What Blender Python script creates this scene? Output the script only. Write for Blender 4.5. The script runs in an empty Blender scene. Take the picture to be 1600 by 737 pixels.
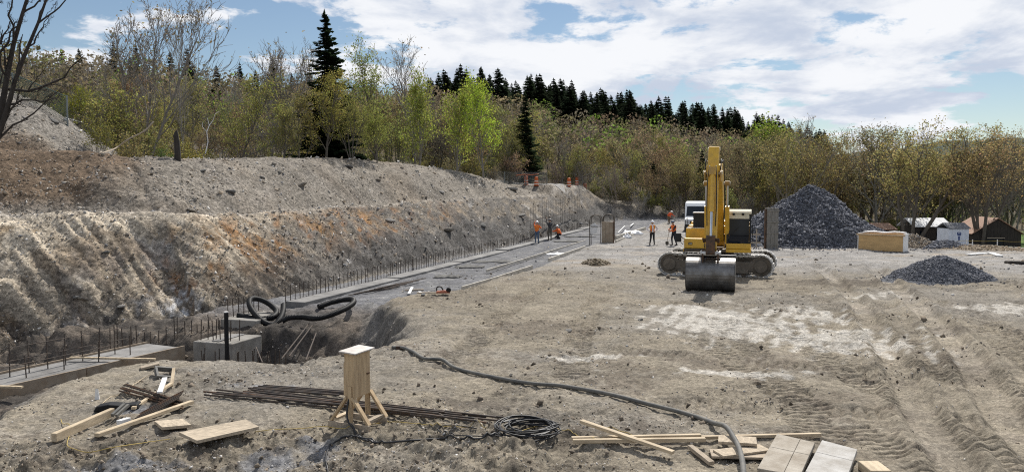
import bpy, bmesh, math, random
import numpy as np
from mathutils import Vector, Matrix
R = math.radians
rng = np.random.default_rng(7)
random.seed(7)
scene = bpy.context.scene
col = scene.collection

# ------------------------------------------------------------------ camera
CAM = np.array((0.0, 0.0, 3.9)); FPX = 1230.0
PITCH = math.atan(71.5 / FPX)
cam_d = bpy.data.cameras.new('camera'); cam = bpy.data.objects.new('camera', cam_d); col.objects.link(cam)
cam.location = CAM; cam.rotation_euler = (math.pi / 2 - PITCH, 0, 0)
cam_d.sensor_width = 36; cam_d.lens = 36 * FPX / 1600; cam_d.clip_start = 0.1; cam_d.clip_end = 6000
scene.camera = cam

# ------------------------------------------------------------------ sky and sun
SUN_EL, SUN_AZ = R(49), R(19)          # azimuth measured from +Y towards +X
SUN_STRENGTH, SKY_STRENGTH = 5.0, 0.076
world = bpy.data.worlds.new('World'); scene.world = world; world.use_nodes = True
wn, wl = world.node_tree.nodes, world.node_tree.links
wn.clear()
def W(t, **kw):
    n = wn.new(t)
    for k, v in kw.items(): setattr(n, k, v)
    return n
wout = W('ShaderNodeOutputWorld'); wbg = W('ShaderNodeBackground'); wbg.inputs[1].default_value = SKY_STRENGTH
wl.new(wbg.outputs[0], wout.inputs[0])
sky = W('ShaderNodeTexSky'); sky.sky_type = 'NISHITA'; sky.sun_disc = False
sky.sun_elevation = SUN_EL; sky.sun_rotation = SUN_AZ
sky.air_density = 1.0; sky.dust_density = 0.1; sky.ozone_density = 1.0
tc = W('ShaderNodeTexCoord'); sep = W('ShaderNodeSeparateXYZ'); wl.new(tc.outputs['Generated'], sep.inputs[0])
def wmath(op, a, b=None, c=None):
    n = W('ShaderNodeMath', operation=op)
    for i, v in enumerate((a, b, c)):
        if v is None: continue
        if isinstance(v, (int, float)): n.inputs[i].default_value = v
        else: wl.new(v, n.inputs[i])
    return n.outputs[0]
zc = wmath('MAXIMUM', sep.outputs[2], 0.0)
den = wmath('ADD', zc, 0.21)
cx = wmath('DIVIDE', sep.outputs[0], den); cy = wmath('DIVIDE', sep.outputs[1], den)
cv = W('ShaderNodeCombineXYZ'); wl.new(cx, cv.inputs[0]); wl.new(cy, cv.inputs[1]); cv.inputs[2].default_value = 3.7
def wnoise(scale, detail, rough, off, dist=0.0):
    mp = W('ShaderNodeMapping'); mp.inputs['Location'].default_value = off
    wl.new(cv.outputs[0], mp.inputs[0])
    n = W('ShaderNodeTexNoise'); n.inputs['Scale'].default_value = scale; n.inputs['Detail'].default_value = detail
    n.inputs['Roughness'].default_value = rough; n.inputs['Distortion'].default_value = dist
    wl.new(mp.outputs[0], n.inputs['Vector']); return n.outputs[0]
def wramp(v, lo, hi):
    n = W('ShaderNodeMapRange'); n.interpolation_type = 'SMOOTHSTEP'
    n.inputs['From Min'].default_value = lo; n.inputs['From Max'].default_value = hi
    wl.new(v, n.inputs['Value']); return n.outputs[0]
n_big = wnoise(0.75, 2, 0.5, (5.5, 8.1, 0))
n_cl = wnoise(3.1, 12, 0.60, (7.55, 10.87, 0), 0.15)
cov = wmath('ADD', wmath('MULTIPLY', n_big, 0.55), wmath('MULTIPLY', n_cl, 0.75))
mask = wramp(cov, 0.603, 0.668)
thick = wramp(wnoise(2.2, 9, 0.58, (7.3, 2.2, 0), 0.2), 0.40, 0.62)
cmix = W('ShaderNodeMix', data_type='RGBA')
cmix.inputs[6].default_value = (11.2, 11.4, 11.8, 1); cmix.inputs[7].default_value = (6.9, 7.7, 9.2, 1)
wl.new(thick, cmix.inputs[0])
smix = W('ShaderNodeMix', data_type='RGBA')
wl.new(mask, smix.inputs[0]); wl.new(sky.outputs[0], smix.inputs[6]); wl.new(cmix.outputs[2], smix.inputs[7])
wl.new(smix.outputs[2], wbg.inputs[0])

sun_d = bpy.data.lights.new('sun', 'SUN'); sun_d.energy = SUN_STRENGTH; sun_d.angle = R(0.5); sun_d.color = (1, 0.955, 0.88)
sun = bpy.data.objects.new('sun', sun_d); col.objects.link(sun)
sdir = Vector((math.sin(SUN_AZ) * math.cos(SUN_EL), math.cos(SUN_AZ) * math.cos(SUN_EL), math.sin(SUN_EL)))
sun.rotation_euler = sdir.to_track_quat('Z', 'Y').to_euler(); sun.location = (40, 60, 90)

vs = scene.view_settings
vs.view_transform = 'Standard'; vs.look = 'None'; vs.exposure = 0.13; vs.gamma = 1.0; vs.use_curve_mapping = False
scene.render.resolution_x, scene.render.resolution_y = 1024, 471
scene.cycles.use_denoising = False; scene.cycles.filter_width = 1.1

# ------------------------------------------------------------------ helpers
def tag(o, label=None, cat=None, group=None, kind=None):
    if label: o['label'] = label
    if cat: o['category'] = cat
    if group: o['group'] = group
    if kind: o['kind'] = kind
    return o
def empty(name, loc=(0, 0, 0), rz=0.0):
    o = bpy.data.objects.new(name, None); col.objects.link(o)
    o.location = loc; o.rotation_euler = (0, 0, rz); o.empty_display_size = 0.2
    return o
def thing(name, label, cat, loc=(0, 0, 0), rz=0.0, group=None):
    return tag(empty(name, loc, rz), label, cat, group)
def cross3(a, b):
    a = np.asarray(a, float); b = np.asarray(b, float)
    if a.ndim == 1 and b.ndim == 1:
        a0, a1, a2 = a.tolist(); b0, b1, b2 = b.tolist()
        return np.array((a1 * b2 - a2 * b1, a2 * b0 - a0 * b2, a0 * b1 - a1 * b0))
    return np.stack([a[..., 1] * b[..., 2] - a[..., 2] * b[..., 1], a[..., 2] * b[..., 0] - a[..., 0] * b[..., 2], a[..., 0] * b[..., 1] - a[..., 1] * b[..., 0]], -1)
def nrm(v):
    v = np.asarray(v, float); return v / (math.sqrt(float(v[0]) ** 2 + float(v[1]) ** 2 + float(v[2]) ** 2) + 1e-12)

class MB:
    def __init__(s): s.v = []; s.f = []; s.n = 0
    def add(s, v, f):
        v = np.asarray(v, float).reshape(-1, 3); s.v.append(v)
        s.f.extend([tuple(int(i) + s.n for i in q) for q in f]); s.n += len(v); return s
    def box(s, c, size, Rm=None, taper=1.0):
        hx, hy, hz = [q / 2 for q in size]
        v = np.array([(-hx, -hy, -hz), (hx, -hy, -hz), (hx, hy, -hz), (-hx, hy, -hz),
                      (-hx * taper, -hy * taper, hz), (hx * taper, -hy * taper, hz), (hx * taper, hy * taper, hz), (-hx * taper, hy * taper, hz)])
        if Rm is not None: v = v @ np.array(Rm).T
        return s.add(v + np.array(c), [(0, 3, 2, 1), (4, 5, 6, 7), (0, 1, 5, 4), (1, 2, 6, 5), (2, 3, 7, 6), (3, 0, 4, 7)])
    def bb(s, x0, x1, y0, y1, z0, z1):
        return s.box(((x0 + x1) / 2, (y0 + y1) / 2, (z0 + z1) / 2), (x1 - x0, y1 - y0, z1 - z0))
    def beam(s, p0, p1, w, h, up=(0, 0, 1)):
        p0, p1 = np.array(p0, float), np.array(p1, float); d = nrm(p1 - p0)
        sd = cross3(d, up)
        if np.linalg.norm(sd) < 1e-5: sd = cross3(d, (1, 0, 0))
        sd = nrm(sd); u = cross3(sd, d)
        Rm = np.stack([sd, d, u], 1)
        return s.box((p0 + p1) / 2, (w, np.linalg.norm(p1 - p0), h), Rm)
    def tube(s, pts, rad, n=8, caps=True):
        pts = np.asarray(pts, float); m = len(pts)
        rad = np.full(m, rad, float) if np.isscalar(rad) else np.asarray(rad, float)
        tg = np.gradient(pts, axis=0); tg /= (np.linalg.norm(tg, axis=1, keepdims=True) + 1e-12)
        ref = np.array((0, 0, 1.0)) if abs(tg[0][2]) < 0.9 else np.array((1.0, 0, 0))
        rows = []; a = np.linspace(0, 2 * np.pi, n, endpoint=False)
        u = nrm(cross3(tg[0], ref))
        for i in range(m):
            u = nrm(u - tg[i] * np.dot(u, tg[i])); w = cross3(tg[i], u)
            rows.append(pts[i] + rad[i] * (np.cos(a)[:, None] * u + np.sin(a)[:, None] * w))
        f = []
        for i in range(m - 1):
            for k in range(n):
                k2 = (k + 1) % n
                f.append((i * n + k, i * n + k2, (i + 1) * n + k2, (i + 1) * n + k))
        if caps: f.append(tuple(range(n))[::-1]); f.append(tuple((m - 1) * n + k for k in range(n)))
        return s.add(np.concatenate(rows), f)
    def cyl(s, p0, p1, r, n=16, r1=None):
        return s.tube([p0, p1], [r, r if r1 is None else r1], n)
    def prism(s, poly, y0, y1, plane='xz'):
        n = len(poly)
        if plane == 'xz': v = [(a, y0, b) for a, b in poly] + [(a, y1, b) for a, b in poly]
        elif plane == 'yz': v = [(y0, a, b) for a, b in poly] + [(y1, a, b) for a, b in poly]
        else: v = [(a, b, y0) for a, b in poly] + [(a, b, y1) for a, b in poly]
        f = [tuple(range(n)), tuple(range(2 * n - 1, n - 1, -1))] + [(i, i + n, (i + 1) % n + n, (i + 1) % n) for i in range(n)]
        return s.add(v, f)
    def build(s, name, mat, parent=None, smooth=False, bevel=0.0, loc=None, rot=None):
        me = bpy.data.meshes.new(name)
        me.from_pydata(np.concatenate(s.v).tolist() if s.v else [], [], s.f); me.update()
        bm = bmesh.new(); bm.from_mesh(me); bmesh.ops.recalc_face_normals(bm, faces=bm.faces); bm.to_mesh(me); bm.free()
        if mat is not None: me.materials.append(mat)
        if smooth: me.polygons.foreach_set('use_smooth', [True] * len(me.polygons))
        o = bpy.data.objects.new(name, me); col.objects.link(o)
        if parent is not None: o.parent = parent
        if loc is not None: o.location = loc
        if rot is not None: o.rotation_euler = rot
        if bevel > 0:
            b = o.modifiers.new('bevel', 'BEVEL'); b.width = bevel; b.segments = 2; b.limit_method = 'ANGLE'; b.angle_limit = R(40)
        return o
def rawmesh(name, v, f, mat, parent=None, colr=None, smooth=False):
    """v (N,3), f (M,k) arrays of equal face size"""
    v = np.ascontiguousarray(v, np.float32); f = np.ascontiguousarray(f, np.int32)
    me = bpy.data.meshes.new(name); k = f.shape[1]
    me.vertices.add(len(v)); me.vertices.foreach_set('co', v.ravel())
    me.loops.add(f.size); me.loops.foreach_set('vertex_index', f.ravel())
    me.polygons.add(len(f)); me.polygons.foreach_set('loop_start', np.arange(len(f), dtype=np.int32) * k)
    me.polygons.foreach_set('loop_total', np.full(len(f), k, np.int32))
    if smooth: me.polygons.foreach_set('use_smooth', np.ones(len(f), bool))
    me.update(calc_edges=True); me.validate()
    if colr is not None:
        at = me.color_attributes.new('Col', 'FLOAT_COLOR', 'POINT')
        c = np.ones((len(v), 4), np.float32); c[:, :3] = colr; at.data.foreach_set('color', c.ravel())
    me.materials.append(mat)
    o = bpy.data.objects.new(name, me); col.objects.link(o)
    if parent is not None: o.parent = parent
    return o
def mesh_copy(src, parent=None, loc=None, rot=None, scale=None):
    c = src.copy(); col.objects.link(c); c.parent = parent
    if loc is not None: c.location = loc
    if rot is not None: c.rotation_euler = rot
    if scale is not None: c.scale = scale
    return c
def spline(pts, n=12):
    """Catmull-Rom through points"""
    p = np.asarray(pts, float); p = np.vstack([2 * p[0] - p[1], p, 2 * p[-1] - p[-2]]); out = []
    for i in range(1, len(p) - 2):
        t = np.linspace(0, 1, n, endpoint=False)[:, None]
        a, b, c, d = p[i - 1], p[i], p[i + 1], p[i + 2]
        out.append(0.5 * (2 * b + (c - a) * t + (2 * a - 5 * b + 4 * c - d) * t ** 2 + (-a + 3 * b - 3 * c + d) * t ** 3))
    out.append(p[-2][None]); return np.concatenate(out)

# ------------------------------------------------------------------ materials
def material(name, color, rough=0.8, metal=0.0, var=0.25, vscale=3.0, bump=0.0, bscale=40.0, color2=None, spec=0.4, stretch=None, trans=0.0, alpha=1.0):
    m = bpy.data.materials.new(name); m.use_nodes = True
    nt = m.node_tree; nd, lk = nt.nodes, nt.links; b = nd['Principled BSDF']
    b.inputs['Roughness'].default_value = rough; b.inputs['Metallic'].default_value = metal
    b.inputs['Specular IOR Level'].default_value = spec; b.inputs['Alpha'].default_value = alpha
    if trans: b.inputs['Transmission Weight'].default_value = trans
    t = nd.new('ShaderNodeTexCoord'); mp = nd.new('ShaderNodeMapping'); lk.new(t.outputs['Object'], mp.inputs[0])
    if stretch: mp.inputs['Scale'].default_value = stretch
    n = nd.new('ShaderNodeTexNoise'); n.inputs['Scale'].default_value = vscale; n.inputs['Detail'].default_value = 7; n.inputs['Roughness'].default_value = 0.62
    lk.new(mp.outputs[0], n.inputs['Vector'])
    mr = nd.new('ShaderNodeMapRange'); mr.inputs['From Min'].default_value = 0.34; mr.inputs['From Max'].default_value = 0.66
    lk.new(n.outputs[0], mr.inputs['Value'])
    mx = nd.new('ShaderNodeMix'); mx.data_type = 'RGBA'
    c = np.array(color, float); c2 = np.array(color2, float) if color2 is not None else c * (1 - var)
    c1 = c if color2 is not None else np.minimum(c * (1 + var * 0.5), 0.95)
    mx.inputs[6].default_value = (*c1, 1); mx.inputs[7].default_value = (*c2, 1)
    lk.new(mr.outputs[0], mx.inputs[0]); lk.new(mx.outputs[2], b.inputs['Base Color'])
    if bump:
        n2 = nd.new('ShaderNodeTexNoise'); n2.inputs['Scale'].default_value = bscale; n2.inputs['Detail'].default_value = 5
        lk.new(mp.outputs[0], n2.inputs['Vector'])
        bp = nd.new('ShaderNodeBump'); bp.inputs['Strength'].default_value = bump; bp.inputs['Distance'].default_value = 0.02
        lk.new(n2.outputs[0], bp.inputs['Height']); lk.new(bp.outputs[0], b.inputs['Normal'])
    return m
def earth_material(name, use_attr=True, color=(0.3, 0.25, 0.2), pebble=(18, 55), bstr=0.8, spread=0.5):
    """soil: colour attribute for the kind of soil, voronoi stones for the speckle and the fine relief"""
    m = bpy.data.materials.new(name); m.use_nodes = True
    nt = m.node_tree; nd, lk = nt.nodes, nt.links; b = nd['Principled BSDF']
    b.inputs['Roughness'].default_value = 0.95; b.inputs['Specular IOR Level'].default_value = 0.15
    t = nd.new('ShaderNodeTexCoord'); base = None
    if use_attr:
        a = nd.new('ShaderNodeAttribute'); a.attribute_name = 'Col'; base = a.outputs[0]
    else:
        rg = nd.new('ShaderNodeRGB'); rg.outputs[0].default_value = (*color, 1); base = rg.outputs[0]
    hsum = None
    for i, sc in enumerate(pebble):
        v = nd.new('ShaderNodeTexVoronoi'); v.inputs['Scale'].default_value = sc; v.inputs['Randomness'].default_value = 1
        n = nd.new('ShaderNodeTexNoise'); n.inputs['Scale'].default_value = sc * 0.8; n.inputs['Detail'].default_value = 2
        ad = nd.new('ShaderNodeMix'); ad.data_type = 'VECTOR'; ad.inputs[0].default_value = 0.04
        lk.new(t.outputs['Object'], ad.inputs[4]); lk.new(n.outputs['Color'], ad.inputs[5])
        lk.new(ad.outputs[1], v.inputs['Vector'])
        sp = nd.new('ShaderNodeSeparateColor'); lk.new(v.outputs['Color'], sp.inputs[0])
        mr = nd.new('ShaderNodeMapRange'); mr.inputs['To Min'].default_value = 1 - spread; mr.inputs['To Max'].default_value = 1 + spread * 0.85
        lk.new(sp.outputs[0], mr.inputs['Value'])
        mu = nd.new('ShaderNodeMix'); mu.data_type = 'RGBA'; mu.blend_type = 'MULTIPLY'; mu.inputs[0].default_value = 0.75 if i == 0 else 0.6
        lk.new(base, mu.inputs[6]); lk.new(mr.outputs[0], mu.inputs[7]); base = mu.outputs[2]
        mm = nd.new('ShaderNodeMath'); mm.operation = 'MULTIPLY_ADD'
        lk.new(sp.outputs[1], mm.inputs[0]); mm.inputs[1].default_value = 0.02 * 18 / sc
        if hsum is None: mm.inputs[2].default_value = 0
        else: lk.new(hsum, mm.inputs[2])
        hsum = mm.outputs[0]
    nz = nd.new('ShaderNodeTexNoise'); nz.inputs['Scale'].default_value = 6; nz.inputs['Detail'].default_value = 9; nz.inputs['Roughness'].default_value = 0.7
    lk.new(t.outputs['Object'], nz.inputs['Vector'])
    mz = nd.new('ShaderNodeMath'); mz.operation = 'MULTIPLY_ADD'; mz.inputs[1].default_value = 0.05; lk.new(nz.outputs[0], mz.inputs[0]); lk.new(hsum, mz.inputs[2])
    bp = nd.new('ShaderNodeBump'); bp.inputs['Strength'].default_value = bstr; bp.inputs['Distance'].default_value = 1.0
    lk.new(mz.outputs[0], bp.inputs['Height']); lk.new(bp.outputs[0], b.inputs['Normal'])
    lk.new(base, b.inputs['Base Color'])
    return m
def attr_material(name, rough=0.9, spec=0.2):
    m = bpy.data.materials.new(name); m.use_nodes = True
    nd, lk = m.node_tree.nodes, m.node_tree.links; b = nd['Principled BSDF']
    b.inputs['Roughness'].default_value = rough; b.inputs['Specular IOR Level'].default_value = spec
    a = nd.new('ShaderNodeAttribute'); a.attribute_name = 'Col'
    n = nd.new('ShaderNodeTexNoise'); n.inputs['Scale'].default_value = 30; n.inputs['Detail'].default_value = 4
    mr = nd.new('ShaderNodeMapRange'); mr.inputs['To Min'].default_value = 0.6; mr.inputs['To Max'].default_value = 1.4; lk.new(n.outputs[0], mr.inputs['Value'])
    mu = nd.new('ShaderNodeMix'); mu.data_type = 'RGBA'; mu.blend_type = 'MULTIPLY'; mu.inputs[0].default_value = 1
    lk.new(a.outputs[0], mu.inputs[6]); lk.new(mr.outputs[0], mu.inputs[7]); lk.new(mu.outputs[2], b.inputs['Base Color'])
    return m
def leaf_material(name):
    """object colour times a per-leaf attribute; half of the light goes through the leaf"""
    m = bpy.data.materials.new(name); m.use_nodes = True
    nd, lk = m.node_tree.nodes, m.node_tree.links; nd.remove(nd['Principled BSDF']); out = nd['Material Output']
    a = nd.new('ShaderNodeAttribute'); a.attribute_name = 'Col'; oi = nd.new('ShaderNodeObjectInfo')
    mu = nd.new('ShaderNodeMix'); mu.data_type = 'RGBA'; mu.blend_type = 'MULTIPLY'; mu.inputs[0].default_value = 1
    lk.new(oi.outputs['Color'], mu.inputs[6]); lk.new(a.outputs[0], mu.inputs[7])
    d = nd.new('ShaderNodeBsdfDiffuse'); tr = nd.new('ShaderNodeBsdfTranslucent'); ms = nd.new('ShaderNodeMixShader'); ms.inputs[0].default_value = 0.5
    lk.new(mu.outputs[2], d.inputs[0]); lk.new(mu.outputs[2], tr.inputs[0]); lk.new(d.outputs[0], ms.inputs[1]); lk.new(tr.outputs[0], ms.inputs[2])
    lk.new(ms.outputs[0], out.inputs[0])
    return m
def bark_material(name):
    m = bpy.data.materials.new(name); m.use_nodes = True
    nd, lk = m.node_tree.nodes, m.node_tree.links; b = nd['Principled BSDF']; b.inputs['Roughness'].default_value = 0.9
    b.inputs['Specular IOR Level'].default_value = 0.15
    oi = nd.new('ShaderNodeObjectInfo'); t = nd.new('ShaderNodeTexCoord'); mp = nd.new('ShaderNodeMapping'); mp.inputs['Scale'].default_value = (9, 9, 2)
    lk.new(t.outputs['Object'], mp.inputs[0])
    n = nd.new('ShaderNodeTexNoise'); n.inputs['Detail'].default_value = 6; n.inputs['Scale'].default_value = 1; lk.new(mp.outputs[0], n.inputs['Vector'])
    mr = nd.new('ShaderNodeMapRange'); mr.inputs['To Min'].default_value = 0.45; mr.inputs['To Max'].default_value = 1.5; lk.new(n.outputs[0], mr.inputs['Value'])
    mu = nd.new('ShaderNodeMix'); mu.data_type = 'RGBA'; mu.blend_type = 'MULTIPLY'; mu.inputs[0].default_value = 1
    lk.new(oi.outputs['Color'], mu.inputs[6]); lk.new(mr.outputs[0], mu.inputs[7]); lk.new(mu.outputs[2], b.inputs['Base Color'])
    return m
M = {}
M['earth'] = earth_material('earth_soil', spread=0.38, bstr=0.9)
M['bank'] = earth_material('bank_soil', pebble=(9, 30), bstr=1.0, spread=0.6)
M['hill'] = earth_material('forest_floor', pebble=(2, 7), bstr=0.6)
M['chip'] = attr_material('stone_chips')
M['gravel'] = earth_material('grey_gravel', False, (0.115, 0.118, 0.13), (8, 22), 1.0, 0.75)
M['gravel_fine'] = earth_material('fine_gravel', False, (0.135, 0.14, 0.155), (22, 60), 0.9, 0.6)
M['leaf'] = leaf_material('leaves'); M['bark'] = bark_material('bark')
M['concrete'] = material('grey_concrete', (0.30, 0.285, 0.26), 0.9, color2=(0.17, 0.155, 0.135), vscale=1.6, bump=0.35, bscale=40)
M['concrete_wet'] = material('fresh_concrete', (0.215, 0.208, 0.20), 0.8, var=0.4, vscale=1.4, bump=0.3, bscale=30)
M['lumber'] = material('pale_new_lumber', (0.60, 0.49, 0.34), 0.8, color2=(0.37, 0.29, 0.195), vscale=2.6, stretch=(5, 1, 5), bump=0.25)
M['lumber_old'] = material('weathered_lumber', (0.40, 0.33, 0.25), 0.9, var=0.35, vscale=6, stretch=(6, 1, 6), bump=0.2)
M['pale_lumber'] = material('bleached_lumber', (0.58, 0.54, 0.47), 0.85, color2=(0.36, 0.33, 0.28), vscale=2.0, bump=0.2)
M['plywood'] = material('plywood', (0.55, 0.41, 0.25), 0.8, color2=(0.36, 0.255, 0.15), vscale=3.0, stretch=(6, 6, 0.8), bump=0.15)
M['ply_dusty'] = material('dusty_plywood', (0.47, 0.39, 0.29), 0.9, var=0.35, vscale=4, stretch=(2, 6, 2), bump=0.15)
M['rusty'] = material('rusty_steel', (0.16, 0.085, 0.045), 0.8, 0.3, vscale=7, color2=(0.06, 0.05, 0.045), bump=0.1)
M['rebar'] = material('rebar_steel', (0.06, 0.055, 0.052), 0.65, 0.4, vscale=8, color2=(0.105, 0.075, 0.055))
M['black_plastic'] = material('black_plastic', (0.012, 0.012, 0.013), 0.6, var=0.3, vscale=8, spec=0.25)
M['rubber'] = material('black_cable_rubber', (0.02, 0.02, 0.022), 0.5, var=0.3, spec=0.45)
M['hose'] = material('dusty_grey_hose', (0.085, 0.085, 0.082), 0.7, color2=(0.17, 0.16, 0.14), vscale=4)
M['yellow_cord'] = material('yellow_cord', (0.45, 0.33, 0.09), 0.7, var=0.3, vscale=9)
M['white'] = material('dusty_white', (0.74, 0.73, 0.71), 0.7, var=0.15, vscale=4)
M['white_plastic'] = material('white_plastic_sheet', (0.8, 0.8, 0.8), 0.45, var=0.1)
M['form_ply'] = material('stained_form_ply', (0.25, 0.185, 0.125), 0.85, color2=(0.36, 0.30, 0.23), vscale=2.5, bump=0.15)
for _i, _c in enumerate(((0.15, 0.145, 0.135), (0.24, 0.225, 0.205), (0.20, 0.175, 0.145))):
    M['rock%d' % _i] = material('shale_rock', _c, 0.95, var=0.45, vscale=4, bump=0.6, bscale=12)
M['bank_plain'] = earth_material('heaped_soil', False, (0.25, 0.205, 0.155), (10, 32), 0.9, 0.55)
# ------------------------------------------------------------------ noise
def _h(ix, iy, seed):
    n = (ix.astype(np.int64) * 374761393 + iy.astype(np.int64) * 668265263 + seed * 1442695041) & 0xffffffff
    n = ((n ^ (n >> 13)) * 1274126177) & 0xffffffff
    n = n ^ (n >> 16)
    return (n & 0xffff) / 65535.0
def vnoise(x, y, seed=0):
    x = np.asarray(x, float); y = np.asarray(y, float)
    ix, iy = np.floor(x), np.floor(y); fx, fy = x - ix, y - iy
    fx = fx * fx * (3 - 2 * fx); fy = fy * fy * (3 - 2 * fy)
    a, b, c, d = _h(ix, iy, seed), _h(ix + 1, iy, seed), _h(ix, iy + 1, seed), _h(ix + 1, iy + 1, seed)
    return (a + (b - a) * fx) + ((c + (d - c) * fx) - (a + (b - a) * fx)) * fy
def fbm(x, y, octv=4, seed=0, gain=0.5):
    s = 0; a = 1; t = 0
    for i in range(octv):
        s = s + a * (vnoise(x, y, seed + i * 17) - 0.5); t += a; a *= gain
        x = np.asarray(x) * 2.03 + 13.7; y = np.asarray(y) * 2.03 + 7.1
    return s / t * 2           # about -1..1
def sstep(x, a, b):
    t = np.clip((x - a) / (b - a), 0, 1); return t * t * (3 - 2 * t)
def mixc(c, d, m): return c + (np.asarray(d) - c) * np.clip(m, 0, 1)[:, None]

# ------------------------------------------------------------------ the lie of the land
# toe of the excavated bank: x, y, z foot, bench offset, bench z, ridge offset, ridge z
TOE = np.array([
    (-40.0, 6.0, -2.0, 5.0, 3.0, 10.0, 6.0),
    (-24.0, 19.0, -1.95, 5.0, 3.0, 10.0, 6.0),
    (-17.3, 26.6, -1.9, 4.8, 3.0, 9.6, 5.7),
    (-11.6, 29.4, -1.5, 4.6, 2.9, 9.4, 5.45),
    (-9.9, 31.8, -0.9, 4.3, 2.8, 9.0, 5.4),
    (-7.5, 38.5, -0.5, 4.2, 2.8, 9.0, 5.55),
    (-3.3, 51.0, -0.42, 4.2, 3.0, 9.0, 6.1),
    (0.8, 63.0, -0.38, 4.2, 3.2, 9.0, 5.95),
    (4.8, 74.0, -0.25, 4.2, 3.35, 9.0, 5.4),
    (8.2, 84.0, -0.1, 4.2, 3.3, 9.0, 4.3),
    (12.5, 95.0, 0.3, 4.0, 2.2, 8.0, 3.0),
    (21.0, 100.0, 0.3, 3.0, 1.8, 7.0, 2.2),
    (42.0, 106.0, -2.95, 3.0, -2.2, 7.0, -2.0),
    (90.0, 112.0, -3.0, 3.0, -3.0, 7.0, -3.0)])
# rim of the yard above the trench
RIM = np.array([(-11.0, 2.0), (-9.6, 8.0), (-9.0, 13.5), (-8.9, 16.4), (-8.0, 18.0), (-5.8, 17.9), (-4.2, 18.2), (-3.0, 19.2),
                (-2.7, 22.0), (-3.5, 25.0), (-4.3, 28.4), (-2.2, 31.1), (0.95, 39.0), (4.7, 52.7), (14.0, 82.7), (21.0, 99.0), (60, 108.0)])
def polydist(x, y, P):
    best = np.full(x.shape, 1e9); sgn = np.ones(x.shape); seg = np.zeros(x.shape, int); par = np.zeros(x.shape)
    for i in range(len(P) - 1):
        a, b = P[i, :2], P[i + 1, :2]; d = b - a; L2 = d @ d
        t = np.clip(((x - a[0]) * d[0] + (y - a[1]) * d[1]) / L2, 0, 1)
        qx, qy = x - a[0] - t * d[0], y - a[1] - t * d[1]
        dd = np.hypot(qx, qy); m = dd < best - 1e-9
        cr = d[0] * (y - a[1]) - d[1] * (x - a[0])       # >0 left of the line
        best = np.where(m, dd, best); sgn = np.where(m, np.sign(cr), sgn); seg = np.where(m, i, seg); par = np.where(m, t, par)
    return best * sgn, seg, par
def hill_base(x, y):
    d = np.hypot(x, y); u = x / np.maximum(y, 1.0)
    u = np.clip(u, -1.2, 1.2)
    crest_d = np.interp(u, [-1, -0.65, 0, 0.35, 0.7], [170, 175, 215, 265, 280])
    crest_z = np.interp(u, [-1.2, -0.65, -0.4, -0.16, -0.08, 0.04, 0.16, 0.325, 0.40, 0.50, 0.8], [20, 20, 20.5, 21, 22.0, 21.5, 18.5, 14.5, 8.5, -2.0, -3.2])
    z0 = np.interp(u, [-1, -0.65, -0.4, -0.1, 0.02, 0.12, 0.25, 0.4, 0.6], [5.5, 5.0, 4.4, 4.2, 3.4, 1.4, 0.0, -2.4, -3.1])
    d0 = np.interp(u, [-1, -0.5, 0, 0.3, 0.7], [48, 55, 85, 108, 112])
    k = np.clip((d - d0) / (crest_d - d0), 0, 1)
    z = z0 + (crest_z - z0) * (0.5 * k + 0.5 * k * k * (3 - 2 * k))
    z = z - np.clip((d - crest_d) / 400, 0, 1) * np.maximum(crest_z + 4, 0) * 0.8
    far = np.interp(u, [-1.2, 0.2, 0.45, 0.62, 0.9, 1.2], [20, 40, 84, 96, 104, 100])      # far ridge across the valley
    z = z + sstep(d, 700, 1700) * far * (1 - 0.35 * sstep(d, 1900, 3200)) * (1 + 0.06 * np.sin(u * 23 + 1) + 0.03 * np.sin(u * 61))
    return z
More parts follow.
